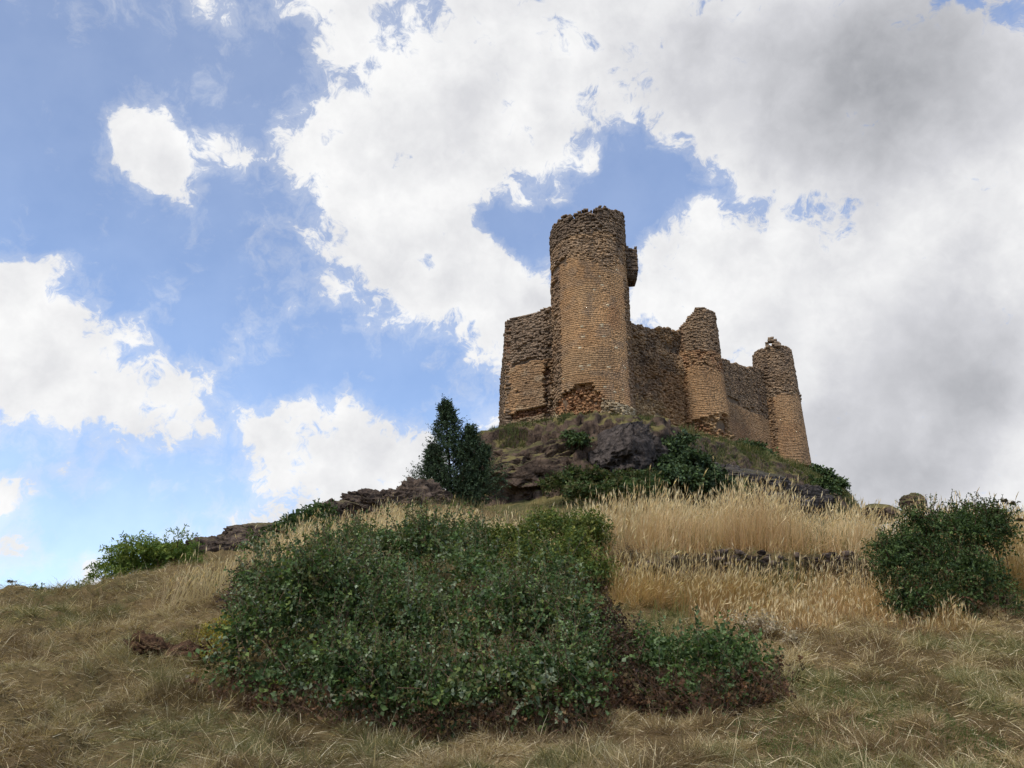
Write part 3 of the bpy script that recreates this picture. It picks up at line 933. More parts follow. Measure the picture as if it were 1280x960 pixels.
def bush(name, label, cat, lumps, pal, ll, lw, dens, nl=7, L=(.18, .4), mat=None, inner=1.0, stems=14, stem_col=srgb(84, 66, 50), stem_r=.012, group=None, spread=1.0, droop=.25, upw=.4, low=-.35, top_shoots=0, inner_pal=None, knobs=2, gap=.38, gapf=2.2, dead=0):
    c = np.mean([l[:3] for l in lumps], 0)
    root = thing(name, (c[0], c[1], gz(c[0], c[1])), label, cat, group)
    acc = Acc()
    big = lumps
    lumps = knobbly(lumps, knobs) if knobs else lumps
    P, N = lump_points(lumps, dens, low=low)
    gapn = fbm(P * gapf, 3, 71)
    keep = gapn > gap * (.75 + .5 * R.random(len(P)))
    P, N, gapn = P[keep], N[keep], gapn[keep]
    D = N * .6 + R.normal(size=P.shape) * .5 + np.array([0, 0, upw])
    sprays(acc, P - N * np.mean(L) * .6, D, R.uniform(L[0], L[1], len(P)) * (.6 + .9 * gapn), nl, ll, lw, pal, spread=spread, droop=droop)
    if inner > 0:
        P2, N2 = lump_points(lumps, dens * .45 * inner, (.4, .8), low=low)
        sprays(acc, P2, N2 + R.normal(size=P2.shape) * .7, np.full(len(P2), np.mean(L)), nl, ll * 1.15, lw * 1.15, inner_pal or pal, spread=spread)
    lines, r0 = [], []
    if top_shoots:
        P3 = P[(N[:, 2] > .25)]; P3 = P3[R.integers(0, len(P3), top_shoots)]
        d3 = unit(np.array([0, 0, 1.0]) + R.normal(size=P3.shape) * .45)
        L3 = R.uniform(L[1] * .5, L[1] * 1.35, top_shoots)
        sprays(acc, P3, d3, L3, nl + 8, ll * .85, lw * .85, pal, droop=.15, spread=1.3)
        for p_, d_, l_ in zip(P3, d3, L3):
            t_ = np.linspace(-.3, 1, 4)[:, None]
            q = p_ + d_ * l_ * t_; q[:, 2] -= (.15 * l_ * np.maximum(t_, 0) ** 2)[:, 0]
            lines.append(q); r0.append(stem_r * .5)
    acc.build("foliage", mat or M_LEAF, root)
    b0 = np.array([c[0], c[1], gz(c[0], c[1]) - .05])
    for i in range(stems):
        l = big[R.integers(0, len(big))]
        if stems <= 24: x, y = c[0] + R.normal() * .03, c[1] + R.normal() * .03
        else: x, y = l[0] + R.normal() * l[3] * .35, l[1] + R.normal() * l[4] * .35
        b = np.array([x, y, gz(x, y) - .05]); e = np.array(l[:3]) + unit(R.normal(size=3)) * np.array(l[3:6]) * .85
        e[2] = max(e[2], b[2] + .1)
        m = (b + e) / 2 + R.normal(size=3) * .12 * np.mean(l[3:6])
        tt = np.linspace(0, 1, 7)[:, None]
        lines.append((1 - tt) ** 2 * b + 2 * tt * (1 - tt) * m + tt ** 2 * e); r0.append(stem_r * R.uniform(.6, 1.4))
    a2 = Acc()
    tubes(a2, lines, r0, [stem_r * .3] * len(lines), stem_col)
    st_ = a2.build("stems", M_TWIG, root)
    if stems > 24: st_["kind"] = "stuff"
    if dead:
        # bare dead canes and withered leaves hanging at the foot, on the open side
        a3 = Acc(); lines, r0 = [], []
        O = []
        lowest = sorted(big, key=lambda l: l[1])[:max(3, len(big) // 3)]
        for i in range(dead):
            l = lowest[R.integers(0, len(lowest))]
            x = l[0] + R.uniform(-1, 1) * l[3]; y = l[1] - l[4] * R.uniform(.45, 1.05)
            b = np.array([x, y, gz(x, y) - .02])
            e = b + np.array([R.normal() * .22, R.normal() * .15 + .05, R.uniform(.12, .45)])
            m = (b + e) / 2 + np.array([R.normal() * .1, -.06, R.uniform(.0, .15)])
            tt = np.linspace(0, 1, 6)[:, None]
            ln = (1 - tt) ** 2 * b + 2 * tt * (1 - tt) * m + tt ** 2 * e
            lines.append(ln); r0.append(R.uniform(.002, .006)); O.append(ln[R.integers(2, 6)])
        O = np.array(O)
        tubes(a3, lines, r0, [.0015] * len(lines), srgb(122, 98, 82))
        sprays(a3, O, R.normal(size=O.shape), np.full(len(O), .16), 7, .045, .03, [srgb(96, 70, 54), srgb(120, 90, 66), srgb(78, 58, 46), srgb(92, 82, 56)])
        a3.build("dead_canes", M_GRASS, root)["kind"] = "stuff"
    return root

def lumps_px(L):
    out = []
    for (px, py, d, r, *q) in L:
        p = at(px, py, d); f = q[0] if q else .85
        out.append((p[0], p[1], p[2], r, r * .95, r * f))
    return out

PAL_BR = [srgb(76, 98, 54), srgb(90, 110, 66), srgb(64, 84, 48), srgb(110, 126, 88), srgb(82, 104, 52), srgb(138, 146, 120), srgb(54, 68, 40), srgb(108, 120, 64), srgb(70, 92, 54), srgb(102, 94, 62)]
PAL_GR = [srgb(96, 110, 54), srgb(82, 100, 50), srgb(114, 122, 60), srgb(68, 86, 44), srgb(128, 126, 66)]
PAL_DK = [srgb(62, 80, 46), srgb(76, 96, 54), srgb(50, 66, 40), srgb(92, 108, 62)]
PAL_NEEDLE = [srgb(52, 68, 46), srgb(62, 80, 54), srgb(44, 56, 40), srgb(76, 92, 62)]
PAL_TREE = [srgb(92, 112, 50), srgb(112, 130, 60), srgb(76, 98, 44), srgb(130, 140, 70)]

bramble = [(310, 838, 9.3, .40), (345, 800, 9.6, .55), (342, 862, 8.9, .34), (405, 858, 8.7, .48), (482, 874, 8.4, .5), (562, 880, 8.3, .5), (640, 884, 8.2, .52), (695, 880, 8.3, .46), (722, 850, 8.8, .36),
           (390, 790, 9.8, .62), (470, 792, 9.6, .68), (555, 790, 9.6, .68), (640, 795, 9.6, .66), (700, 795, 9.7, .48), (350, 755, 11, .55),
           (420, 735, 11.2, .7), (505, 735, 11.2, .72), (590, 738, 11.2, .7), (662, 744, 11, .6), (708, 748, 11, .42),
           (395, 708, 12.7, .5), (470, 704, 12.8, .6), (545, 706, 12.8, .6), (610, 709, 12.8, .55), (440, 690, 14.2, .4), (520, 690, 14.2, .42), (590, 692, 14.2, .4), (345, 704, 13.6, .36)]
_rb = random.Random(5)
bramble = [(px + _rb.uniform(-14, 14), py - _rb.uniform(-8, 16) * (1 if i > 8 else .3), d, r * (_rb.uniform(.62, 1.22) if i > 8 else _rb.uniform(.8, 1.1)), _rb.uniform(.75, 1.15)) for i, (px, py, d, r) in enumerate(bramble)]
bush("bramble_thicket", "huge sprawling dark green bramble thicket covering the bank in the middle", "bramble", lumps_px(bramble), PAL_BR, .048, .036, 165, 10, (.16, .52), M_LEAF, .5, 190, srgb(112, 92, 76), .009, top_shoots=850, knobs=5, gap=.53, gapf=1.25, dead=520)
bush("green_bush", "brighter yellow green bush behind the top right of the big bramble", "bush", lumps_px([(640, 684, 14.2, .5), (690, 672, 14.3, .55), (735, 672, 14.4, .45), (715, 700, 13.4, .5), (660, 708, 13.4, .45), (742, 715, 13.2, .35)]),
     PAL_GR, .05, .03, 210, 8, (.2, .4), M_LEAF, .8, 40)
bush("low_bramble", "smaller low dark bramble with bare twiggy base right of the big thicket", "bramble", lumps_px([(836, 832, 9.3, .38), (870, 836, 9.1, .42), (912, 842, 9.0, .42), (936, 866, 8.7, .3), (890, 876, 8.6, .3), (846, 872, 8.7, .26), (806, 820, 9.8, .22)]),
     PAL_BR[:5], .048, .036, 150, 9, (.16, .4), M_LEAF, .6, 90, srgb(104, 86, 72), .008, top_shoots=60, knobs=3, gap=.48, gapf=1.8, dead=320)
bush("withered_bramble", "brown withered bramble filling the gap between the big thicket and the low bramble", "bramble", lumps_px([(770, 868, 9.0, .3), (760, 832, 9.4, .34), (786, 846, 9.3, .28), (775, 806, 9.8, .3), (800, 872, 8.9, .22), (755, 780, 10.2, .3)]),
     [srgb(84, 64, 52), srgb(104, 80, 62), srgb(66, 52, 44), srgb(60, 68, 40), srgb(70, 60, 44)], .046, .028, 190, 8, (.14, .36), M_LEAF, .5, 70, srgb(104, 86, 72), .007, top_shoots=40, knobs=2, gap=.42, dead=160)
bush("round_shrub", "dense dark green shrub standing in the dry grass on the right", "shrub", lumps_px([(1132, 690, 12.6, .36), (1180, 678, 12.7, .5), (1222, 676, 12.7, .42), (1134, 724, 12.3, .42), (1185, 722, 12.2, .55), (1228, 728, 12.3, .42), (1168, 754, 12.1, .36), (1218, 758, 12.1, .36), (1118, 706, 12.5, .26), (1180, 762, 12.0, .35), (1140, 760, 12.0, .3), (1245, 768, 12.0, .35), (1240, 655, 12.8, .25), (1195, 652, 12.8, .25), (1145, 656, 12.7, .22)]),
     PAL_DK, .042, .026, 230, 9, (.18, .38), M_LEAF, 1.0, 60, top_shoots=220, knobs=4, gap=.48, gapf=1.9, dead=60)
bush("purple_brown_shrub", "small withered purple brown shrub at the upper left edge of the big bramble", "shrub", lumps_px([(312, 728, 13.2, .34), (325, 755, 12.4, .34), (300, 750, 12.6, .25)]),
     [srgb(70, 56, 56), srgb(88, 70, 64), srgb(60, 52, 46)], .04, .022, 260, 8, (.15, .3), M_LEAF, .6, 30)
bush("yellow_flowers", "patch of small yellow flowering plants at the left edge of the big bramble", "flowers", lumps_px([(264, 795, 11.0, .2), (278, 812, 10.6, .2), (252, 828, 10.2, .18), (285, 785, 11.2, .16)]),
     [srgb(190, 170, 70), srgb(160, 150, 66), srgb(140, 130, 60), srgb(120, 118, 58)], .03, .018, 420, 8, (.12, .26), M_LEAF, .5, 24)
bush("bank_weeds", "low yellow brown weeds growing over the broken bank left of the big bramble", "weeds", lumps_px([(205, 814, 10.8, .16), (228, 812, 10.8, .2), (250, 808, 10.8, .2), (262, 848, 9.8, .18), (240, 856, 9.6, .15), (195, 848, 9.8, .12)]),
     [srgb(150, 134, 78), srgb(128, 112, 68), srgb(112, 106, 60), srgb(104, 82, 56), srgb(90, 96, 54)], .04, .014, 320, 8, (.12, .28), M_GRASS, .5, 40, stem_r=.005, knobs=2)
bush("withered_white_flowers", "clump of withered whitish flower heads beside the low bramble", "flowers", lumps_px([(925, 782, 11.0, .18, .6), (950, 778, 11.1, .17, .6), (968, 786, 10.9, .15, .6)]),
     [srgb(205, 192, 170), srgb(176, 160, 138), srgb(150, 134, 110)], .028, .018, 520, 7, (.12, .25), M_GRASS, .4, 24)
bush("withered_white_flowers", "single pale dried flower clump low in the mown grass", "flowers", lumps_px([(990, 798, 10.5, .12, .5)]),
     [srgb(205, 192, 170), srgb(176, 160, 138), srgb(150, 134, 110)], .026, .016, 520, 7, (.1, .18), M_GRASS, .4, 10)
bush("ridge_bush", "green bush with a pointed top growing on the left rocky ridge", "bush", lumps_px([(352, 678, 25.5, .62), (375, 664, 25.5, .72), (396, 654, 25.5, .55), (362, 690, 25, .6), (388, 682, 25, .7), (403, 640, 25.5, .28), (345, 690, 25, .42), (375, 700, 24, .7), (350, 704, 24, .5), (400, 668, 25, .5)]),
     PAL_DK, .1, .06, 90, 8, (.3, .6), M_LEAF, 1.0, 14, stem_r=.03)
bush("cliff_bush", "dark green bush against the foot of the castle wall under the middle tower", "bush", lumps_px([(846, 566, 51.5, 1.0, .7), (836, 586, 50.5, 1.3, .6), (866, 582, 51.0, 1.3, .6), (855, 604, 49.5, 1.6, .6), (815, 608, 49.5, 1.2, .5), (892, 604, 50, 1.3, .5), (915, 614, 50, 1.1, .5), (856, 552, 52, .6, .8), (880, 590, 51, .9, .6)]),
     PAL_NEEDLE + PAL_DK, .2, .13, 26, 8, (.5, 1.0), M_NEEDLE, 1.0, 10, stem_r=.05)
bush("wall_foot_shrub", "low dark shrub against the wall foot left of the far right tower", "shrub", lumps_px([(926, 561, 61, .8, .7), (942, 563, 62, .9, .7), (957, 570, 63.5, .7, .6)]),
     PAL_DK, .2, .13, 26, 8, (.4, .8), M_NEEDLE, 1.0, 8, stem_r=.04)
bush("slope_shrub", "dark shrubs stepping down the skyline right of the far tower", "shrub", lumps_px([(1021, 592, 67, .75), (1034, 601, 66, .95), (1047, 607, 65, .8), (1005, 604, 62, .8, .5), (1028, 611, 62, 1.2, .6)]),
     PAL_DK, .2, .13, 26, 8, (.4, .8), M_NEEDLE, 1.0, 8, stem_r=.04)
bush("outcrop_shrub", "green undergrowth at the foot of the grey rock dome", "shrub", lumps_px([(770, 602, 47.5, 1.0, .6), (795, 606, 47, 1.2, .6), (745, 600, 48, 1.1, .6), (722, 600, 48.2, .9, .6), (700, 608, 47, .9, .6), (810, 616, 46, 1.1, .6), (770, 616, 45, 1.2, .5), (730, 618, 45, 1.1, .5)]),
     PAL_DK + [srgb(96, 92, 58), srgb(84, 80, 52)], .17, .1, 30, 8, (.4, .8), M_LEAF, .8, 8, stem_r=.04)
bush("outcrop_shrub", "small dark bush in the cleft between brown outcrop and grey dome", "shrub", lumps_px([(722, 553, 50.5, .75, .7), (712, 546, 51, .5, .7)]),
     PAL_DK, .18, .11, 26, 8, (.3, .6), M_NEEDLE, .8, 6, stem_r=.03)

# conifer left of the castle
def conifer():
    root_p = at(570, 640, 36.0); z = gz(root_p[0], root_p[1])
    root = thing("conifer_tree", (root_p[0], root_p[1], z), "dark green conifer with a pointed top left of the castle", "tree")
    acc = Acc(); tr = Acc()
    spec = [((558, 506), 0.44, 1.0), ((590, 537), .36, .8), ((606, 562), .42, .7), ((540, 562), .42, .75)]
    lines, r0, r1 = [], [], []
    for (px, py), spread, wgt in spec:
        top = at(px, py, 36.0 + R.uniform(-.5, .5))
        b = np.array([root_p[0] + (top[0] - root_p[0]) * .45, root_p[1] + R.uniform(-.3, .3), z - .1])
        H = top[2] - b[2]
        tt = np.linspace(0, 1, 12)[:, None]
        lines.append(b * (1 - tt) + top * tt + np.sin(tt * 5) * np.array([.05, .03, 0])); r0.append(.11 * wgt); r1.append(.015)
        n = int(330 * wgt)
        u = R.random(n) ** .75                     # 0 base .. 1 top
        u = .04 + .96 * u
        rad = (0.13 + H * spread * .62 * (1 - u) ** .75) * R.uniform(.55, 1.1, n) * np.where(u < .3, .85 + u * .5, 1)
        az = R.uniform(0, 2 * math.pi, n)
        cen = b + (top - b) * u[:, None]
        o = cen + np.stack([np.cos(az), np.sin(az), .12 + 0 * az], -1) * (rad * .45)[:, None]
        d = np.stack([np.cos(az), np.sin(az), R.uniform(.0, .7, n) + u * .8], -1)
        for i in range(0, n, 5):
            lines.append(np.linspace(cen[i], cen[i] + d[i] * rad[i] * .9, 4)); r0.append(.02); r1.append(.006)
        k = 5
        O = (o[:, None] + unit(d)[:, None] * (rad[:, None] * np.linspace(.0, .62, k)[None])[..., None] + R.normal(size=(n, k, 3)) * .07).reshape(-1, 3)
        D = np.repeat(unit(d), k, 0) + R.normal(size=(n * k, 3)) * .55 + np.array([0, 0, .25])
        sprays(acc, O, D, R.uniform(.16, .34, n * k), 8, .11, .05, PAL_NEEDLE, jitter=.25, spread=.8, droop=.1)
    lp = lumps_px([(572, 618, 36, 1.45), (548, 606, 36, 1.0), (596, 600, 36, .95), (562, 575, 36, .95), (588, 570, 36, .75), (558, 545, 36, .5), (538, 622, 36, .7), (606, 622, 36, .7), (574, 552, 36, .5), (564, 530, 36, .34), (580, 590, 36, .9)])
    P, N = lump_points(knobbly(lp, 3), 20)
    sprays(acc, P, N * .7 + R.normal(size=P.shape) * .5 + np.array([0, 0, .45]), R.uniform(.3, .8, len(P)), 13, .10, .042, PAL_NEEDLE, jitter=.25, spread=.8, droop=.1)
    acc.build("crown", M_NEEDLE, root)
    tubes(tr, lines, r0, r1, srgb(70, 56, 46))
    tr.build("trunk", M_TWIG, root)
conifer()

# feathery tree on the left skyline
def feather_tree(name, label, spots, d, base_px, ll=.09, n=120, tall=None):
    bp = at(base_px[0], base_px[1], d); z = gz(bp[0], bp[1])
    root = thing(name, (bp[0], bp[1], z), label, "tree")
    acc, tr = Acc(), Acc(); lines, r0, r1 = [], [], []
    for (px, py, rx, rz) in spots:
        c = at(px, py, d + R.uniform(-.4, .4))
        tt = np.linspace(0, 1, 8)[:, None]
        b = np.array([bp[0] + (c[0] - bp[0]) * .5, bp[1], gz(bp[0] + (c[0] - bp[0]) * .5, bp[1]) - .1])
        lines.append(b * (1 - tt) + c * tt + np.sin(tt * 4) * .05); r0.append(.035); r1.append(.01)
        m = int(n * rx * rz * 9)
        dd = unit(R.normal(size=(m, 3))); dd[:, 2] = np.abs(dd[:, 2]) * 1.0 - .25
        O = c + dd * np.array([rx, rx, rz]) * (R.random(m) ** .5)[:, None]
        D = dd * np.array([1, 1, .25]) + R.normal(size=(m, 3)) * .4
        D[:, 2] += .1
        sprays(acc, O, D, R.uniform(.25, .5, m), 14, ll, ll * .36, PAL_TREE, jitter=.2, spread=1.0, droop=.35, up=1.0)
    acc.build("crown", M_LEAF, root)
    tubes(tr, lines, r0, r1, srgb(92, 78, 60))
    tr.build("trunk", M_TWIG, root)
feather_tree("feathery_tree", "low spreading bright green feathery tree on the left skyline",
             [(135, 722, .45, .25), (158, 708, .55, .32), (178, 688, .6, .4), (203, 693, .5, .42), (224, 694, .42, .4), (158, 700, .5, .36), (190, 715, .7, .3), (226, 672, .2, .1), (232, 706, .4, .25)], 20.4, (188, 725), n=75)
bush("tiny_shrub", "tiny dark shrub on the skyline at the far left", "shrub", lumps_px([(46, 739, 22, .2, .6), (54, 741, 22, .22, .6)]), PAL_DK, .07, .04, 160, 7, (.12, .25), M_LEAF, .6, 4)
bush("tiny_shrub", "tiny green tuft between the far left shrub and the feathery tree", "shrub", lumps_px([(92, 740, 21, .2, .6), (104, 738, 21, .18, .6)]), PAL_TREE, .07, .04, 160, 7, (.12, .25), M_LEAF, .6, 4)

def umbel(name, label, px, py, d, heads, base_px):
    b = at(base_px[0], base_px[1], d); b[2] = gz(b[0], b[1])
    root = thing(name, b, label, "plant")
    lines, r0, r1 = [], [], []
    top = at(px, py, d)
    tt = np.linspace(0, 1, 8)[:, None]
    main = b * (1 - tt) + top * tt + np.sin(tt * 3) * .03
    lines.append(main); r0.append(.008); r1.append(.004)
    for (hx, hy, r) in heads:
        h = at(hx, hy, d + R.uniform(-.1, .1))
        s = main[R.integers(4, 7)]
        lines.append(np.linspace(s, h, 4)); r0.append(.004); r1.append(.002)
        hd = Acc(); hl, ha, hb = [], [], []
        for k in range(18):
            e = h + np.array([R.normal() * r, R.normal() * r, abs(R.normal()) * r * .35])
            hl.append(np.linspace(h - np.array([0, 0, .03]), e, 3)); ha.append(.0025); hb.append(.002)
            n = 4
            sprays(hd, np.repeat(e[None], n, 0), R.normal(size=(n, 3)), np.full(n, .02), 4, .02, .014, [srgb(74, 66, 48), srgb(96, 84, 60)])
        tubes(hd, hl, ha, hb, srgb(96, 84, 56))
        hd.build("flower_head", M_LEAF, root)
    a = Acc(); tubes(a, lines, r0, r1, srgb(96, 84, 56)); a.build("stem", M_TWIG, root)
umbel("wild_fennel", "dark thin umbel stalk rising behind the right hand shrub", 1258, 632, 12.6, [(1256, 626, .03), (1266, 629, .035), (1248, 640, .03), (1275, 650, .03)], (1250, 760))
umbel("wild_fennel", "faint dry umbel stalk on the skyline at the left edge", 14, 729, 16.6, [(13, 727, .04), (20, 733, .04)], (18, 748))

# terrace wall of dark loose stones
PAL_DEAD = [srgb(66, 54, 49), srgb(90, 76, 66), srgb(54, 46, 43), srgb(120, 106, 90), srgb(76, 70, 50)]
bush("dead_scrub", "tangle of dark dead stems over the left part of the tumbled wall", "scrub", lumps_px([(785, 704, 13.9, .2, .9), (812, 716, 13.7, .22, .8), (842, 712, 13.7, .2, .8), (872, 708, 13.8, .22, .8), (900, 702, 13.9, .2, .8), (930, 706, 13.8, .22, .8), (958, 718, 13.6, .2, .8), (885, 722, 13.5, .18, .7)]),
     PAL_DEAD, .06, .009, 300, 8, (.12, .34), M_GRASS, .5, 90, srgb(112, 98, 86), .005, knobs=2, gap=.42)
bush("dead_scrub", "dark dead stems beside the left flank of the round shrub", "scrub", lumps_px([(1010, 712, 13.7, .2, .8), (1036, 716, 13.6, .22, .8), (1062, 710, 13.7, .22, .8), (1088, 718, 13.4, .22, .8), (1070, 728, 13.3, .18, .7)]),
     PAL_DEAD, .06, .009, 300, 8, (.12, .34), M_GRASS, .5, 60, srgb(112, 98, 86), .005, knobs=2, gap=.42)
def stone_wall():
    rg = np.random.default_rng(77); acc = Acc()
    x = 1.75
    V0, T0 = ICO[2]
    for x in np.arange(1.7, 8.6, .11):
        yl = float(step_line(np.array([x]), np.array([14.0]))[0])
        zb = gz(x, yl - .4); zt = gz(x, yl + .5)
        h = (zt - zb) * (0.45 + .9 * nz(x, 0, 1.0, 5))
        if nz(x, 7, .8, 6) < .33: continue
        zz = zb - .05
        while zz < zb + h:
            r = rg.uniform(.035, .09)
            if rg.random() < .8:
                s = rg.uniform(.7, 1.3, 3) * np.array([1.25, 1, .75]) * r
                Q = V0 * (1 + (fbm(V0 * 1.6 + rg.uniform(0, 99), 3, 3) - .5)[:, None] * .9)
                for _ in range(5):
                    d = unit(rg.normal(size=3)); hgt = Q @ d; Q = Q - np.outer(np.maximum(0, hgt - rg.uniform(.55, .8)), d)
                Q = Q * s
                c = np.array([x + rg.normal(0, .05), yl - .2 + (zz - zb) * .2 + rg.normal(0, .07), zz + r * .6])
                acc.add(Q + c, None, T0, mixc(srgb(52, 44, 41), srgb(118, 103, 93), rg.random() ** 2))
            zz += r * 1.25
    o = acc.build("dry_stone_wall", M_RUBBLE, None)
    tag(o, "low tumbled wall of dark stones between the two bands of tall dry grass", "wall")
stone_wall()

# ------------------------------------------------------------------ grass
G_STRAW = np.array([srgb(186, 166, 128), srgb(168, 146, 110), srgb(198, 181, 148), srgb(140, 120, 92), srgb(168, 149, 114)])
G_BROWN = np.array([srgb(112, 90, 66), srgb(130, 106, 76), srgb(94, 76, 56)])
G_GREEN = np.array([srgb(98, 106, 62), srgb(84, 98, 56), srgb(116, 120, 72), srgb(78, 94, 52)])
G_PALE = np.array([srgb(232, 214, 176), srgb(220, 198, 156), srgb(240, 226, 194), srgb(206, 180, 138)])
G_GOLD = np.array([srgb(196, 162, 106), srgb(180, 146, 94), srgb(210, 182, 126), srgb(162, 130, 84), srgb(174, 154, 98)])
G_ROSE = np.array([srgb(184, 150, 112), srgb(170, 134, 98), srgb(196, 164, 122), srgb(160, 138, 92)])

BUSHXY = [l for l in lumps_px(bramble) if l[3] > .45]
def in_frame(x, y, m=2.2):
    w = np.abs(x) < (y * .70 + m)
    return w

def short_grass():
    acc = Acc()
    def batch(n, x0, x1, y0, y1, scale):
        x = R.uniform(x0, x1, n); y = R.uniform(y0, y1, n)
        ok = in_frame(x, y)
        # no turf under the thicket, none on the terrace
        for b in BUSHXY:
            ok &= ((x - b[0]) ** 2 + (y - b[1]) ** 2) > (b[3] * .8) ** 2
        ok &= ~((y > 14.1) & (x > 0.5))
        x, y = x[ok], y[ok]; n = len(x)
        z = ground_h(x, y)
        g1 = fbm(xy3(x * .55, y * .55), 3, 101); g2 = fbm(xy3(x * 1.7, y * 1.7), 3, 103); g3 = fbm(xy3(x * .35, y * .6), 3, 107)
        tuft = fbm(xy3(x * 4.2, y * 4.2), 3, 109)
        col = pick(G_STRAW, n)
        right = sstep(-1, 3, x)
        gm = sstep(.46, .58, g1 + .22 * (1 - sstep(6.5, 10.5, y)) * right - .02) * (.3 + .7 * R.random(n))
        col = mixc(col, pick(G_GREEN, n), (gm * .9)[:, None])
        bm = sstep(.50, .64, g2) * .8
        col = mixc(col, pick(G_BROWN, n), bm[:, None])
        pale = R.random(n) < .06
        col[pale] = pick(G_PALE, int(pale.sum()))
        col = col * (1 - .2 * (1 - right))[:, None]
        flat = sstep(.35, .65, g3)
        elev = np.abs(R.normal(0, 1, n)) * .36 * (1 - .3 * flat) + .03 + 1.0 * sstep(.48, .68, tuft) * R.random(n)
        heading = R.uniform(0, 2 * math.pi, n) + .8 * fbm(xy3(x * .4, y * .4), 2, 113)
        ln = R.uniform(.03, .10, n) * (1 + 1.5 * sstep(.5, .72, tuft)) * (1 + .5 * pale) * scale
        dr = R.uniform(.0, .35, n) * np.minimum(1, elev * 1.4)
        keep = R.random(n) < .30 + 1.0 * sstep(.34, .62, tuft)
        x, y, z, ln, elev, heading, dr, col = x[keep], y[keep], z[keep], ln[keep], elev[keep], heading[keep], dr[keep], col[keep]; n = len(x)
        blades(acc, np.stack([x, y, z + R.uniform(-.005, .05, n)], -1), ln, np.minimum(elev, 1.45), heading, R.uniform(.003, .007, n) * scale, dr, col, col * R.uniform(.9, 1.3, (n, 1)))
    batch(420000, -9, 9, 4.6, 9.5, 1.0)
    batch(340000, -12.5, 12.5, 9.5, 14.6, 1.25)
    batch(160000, -16, 2, 13.5, 22.5, 1.5)
    o = acc.build("dry_grass", M_GRASS)
    tag(o, "short dry straw coloured grass covering the slope", "grass", None, "stuff")
short_grass()

def tall_grass(name, label, n, region, h, wid, pal, basepal, head=.7, lean=.22, clump=1.6, cut=.42, seed=1, headcol=None):
    acc = Acc()
    x = R.uniform(region[0], region[1], n); y = R.uniform(region[2], region[3], n)
    c = fbm(xy3(x * clump, y * clump), 3, seed)
    hm = fbm(xy3(x * .7, y * .7), 2, seed + 5)
    ok = (c > cut - .12 * R.random(n)) & region[4](x, y)
    x, y, c, hm = x[ok], y[ok], c[ok], hm[ok]; n = len(x)
    z = ground_h(x, y)
    H = R.uniform(h[0], h[1], n) * (.5 + .75 * hm + .35 * sstep(.5, .7, c)) * np.where(R.random(n) < .06, 1.22, 1)
    # wind combs the stems a little to the right
    az = R.normal(0.1, .9, n) + 5 * (fbm(xy3(x * .9, y * .9), 2, seed + 9) - .5)
    el = math.pi / 2 - np.abs(R.normal(0, lean, n)) * (.5 + 1.2 * fbm(xy3(x * 1.3, y * 1.3), 2, seed + 12)) - .02 - .35 * (R.random(n) < .12) * R.random(n)
    dr = np.abs(R.normal(0, .12, n))
    col = pick(pal, n); cb = pick(basepal, n)
    if seed == 221: H = H * (.35 + .65 * sstep(11.3, 12.5, y + .8 * (fbm(xy3(x * 1.5, y * 1.5), 2, 5) - .5)))
    if seed == 201: H = H * (1 - .34 * sstep(5.0, 8.0, x))
    tint_ = .80 + .40 * sstep(.35, .65, fbm(xy3(x * 1.1, y * 1.1), 3, seed + 17))[:, None]
    rz_ = sstep(.5, .68, fbm(xy3(x * .8, y * .8), 3, seed + 19))[:, None] * .6
    col = mixc(col * tint_, cb * 1.05, rz_)
    base = np.stack([x, y, z - .02], -1)
    W = R.uniform(wid[0], wid[1], n)
    blades(acc, base, H, el, az, W, dr, cb, col, 4)
    # leaf litter low down
    m = n // 2; i = R.integers(0, n, m)
    blades(acc, base[i] + R.normal(size=(m, 3)) * np.array([.06, .06, 0]), H[i] * R.uniform(.3, .65, m), R.uniform(.5, 1.4, m), R.uniform(0, 6.3, m), W[i] * 1.2, R.uniform(.1, .4, m), cb[i], col[i], 3)
    # seed heads
    i = np.where(R.random(n) < head)[0]; k = len(i)
    L_ = np.stack([np.cos(az[i]), np.sin(az[i]), 0 * az[i]], -1)
    tip = base[i] + L_ * (H[i] * (np.cos(el[i]) + dr[i] * .5))[:, None] + np.array([0, 0, 1.0]) * (H[i] * (np.sin(el[i]) - dr[i]))[:, None]
    ax = unit(L_ * (np.cos(el[i]) + dr[i])[:, None] + np.array([0, 0, 1.0]) * (np.sin(el[i]) - 2 * dr[i])[:, None] + R.normal(size=(k, 3)) * .12)
    hl = R.uniform(.08, .2, k) * (.3 + .7 * h[1])
    hc = pick(headcol if headcol is not None else pal, k) * R.uniform(.9, 1.15, (k, 1))
    for _ in range(2):
        leaves(acc, tip - ax * (hl * .4)[:, None], ax, unit(R.normal(size=(k, 3))), hl, R.uniform(.006, .012, k), hc)
    o = acc.build(name, M_GRASS)
    return tag(o, label, "grass", None, "stuff")

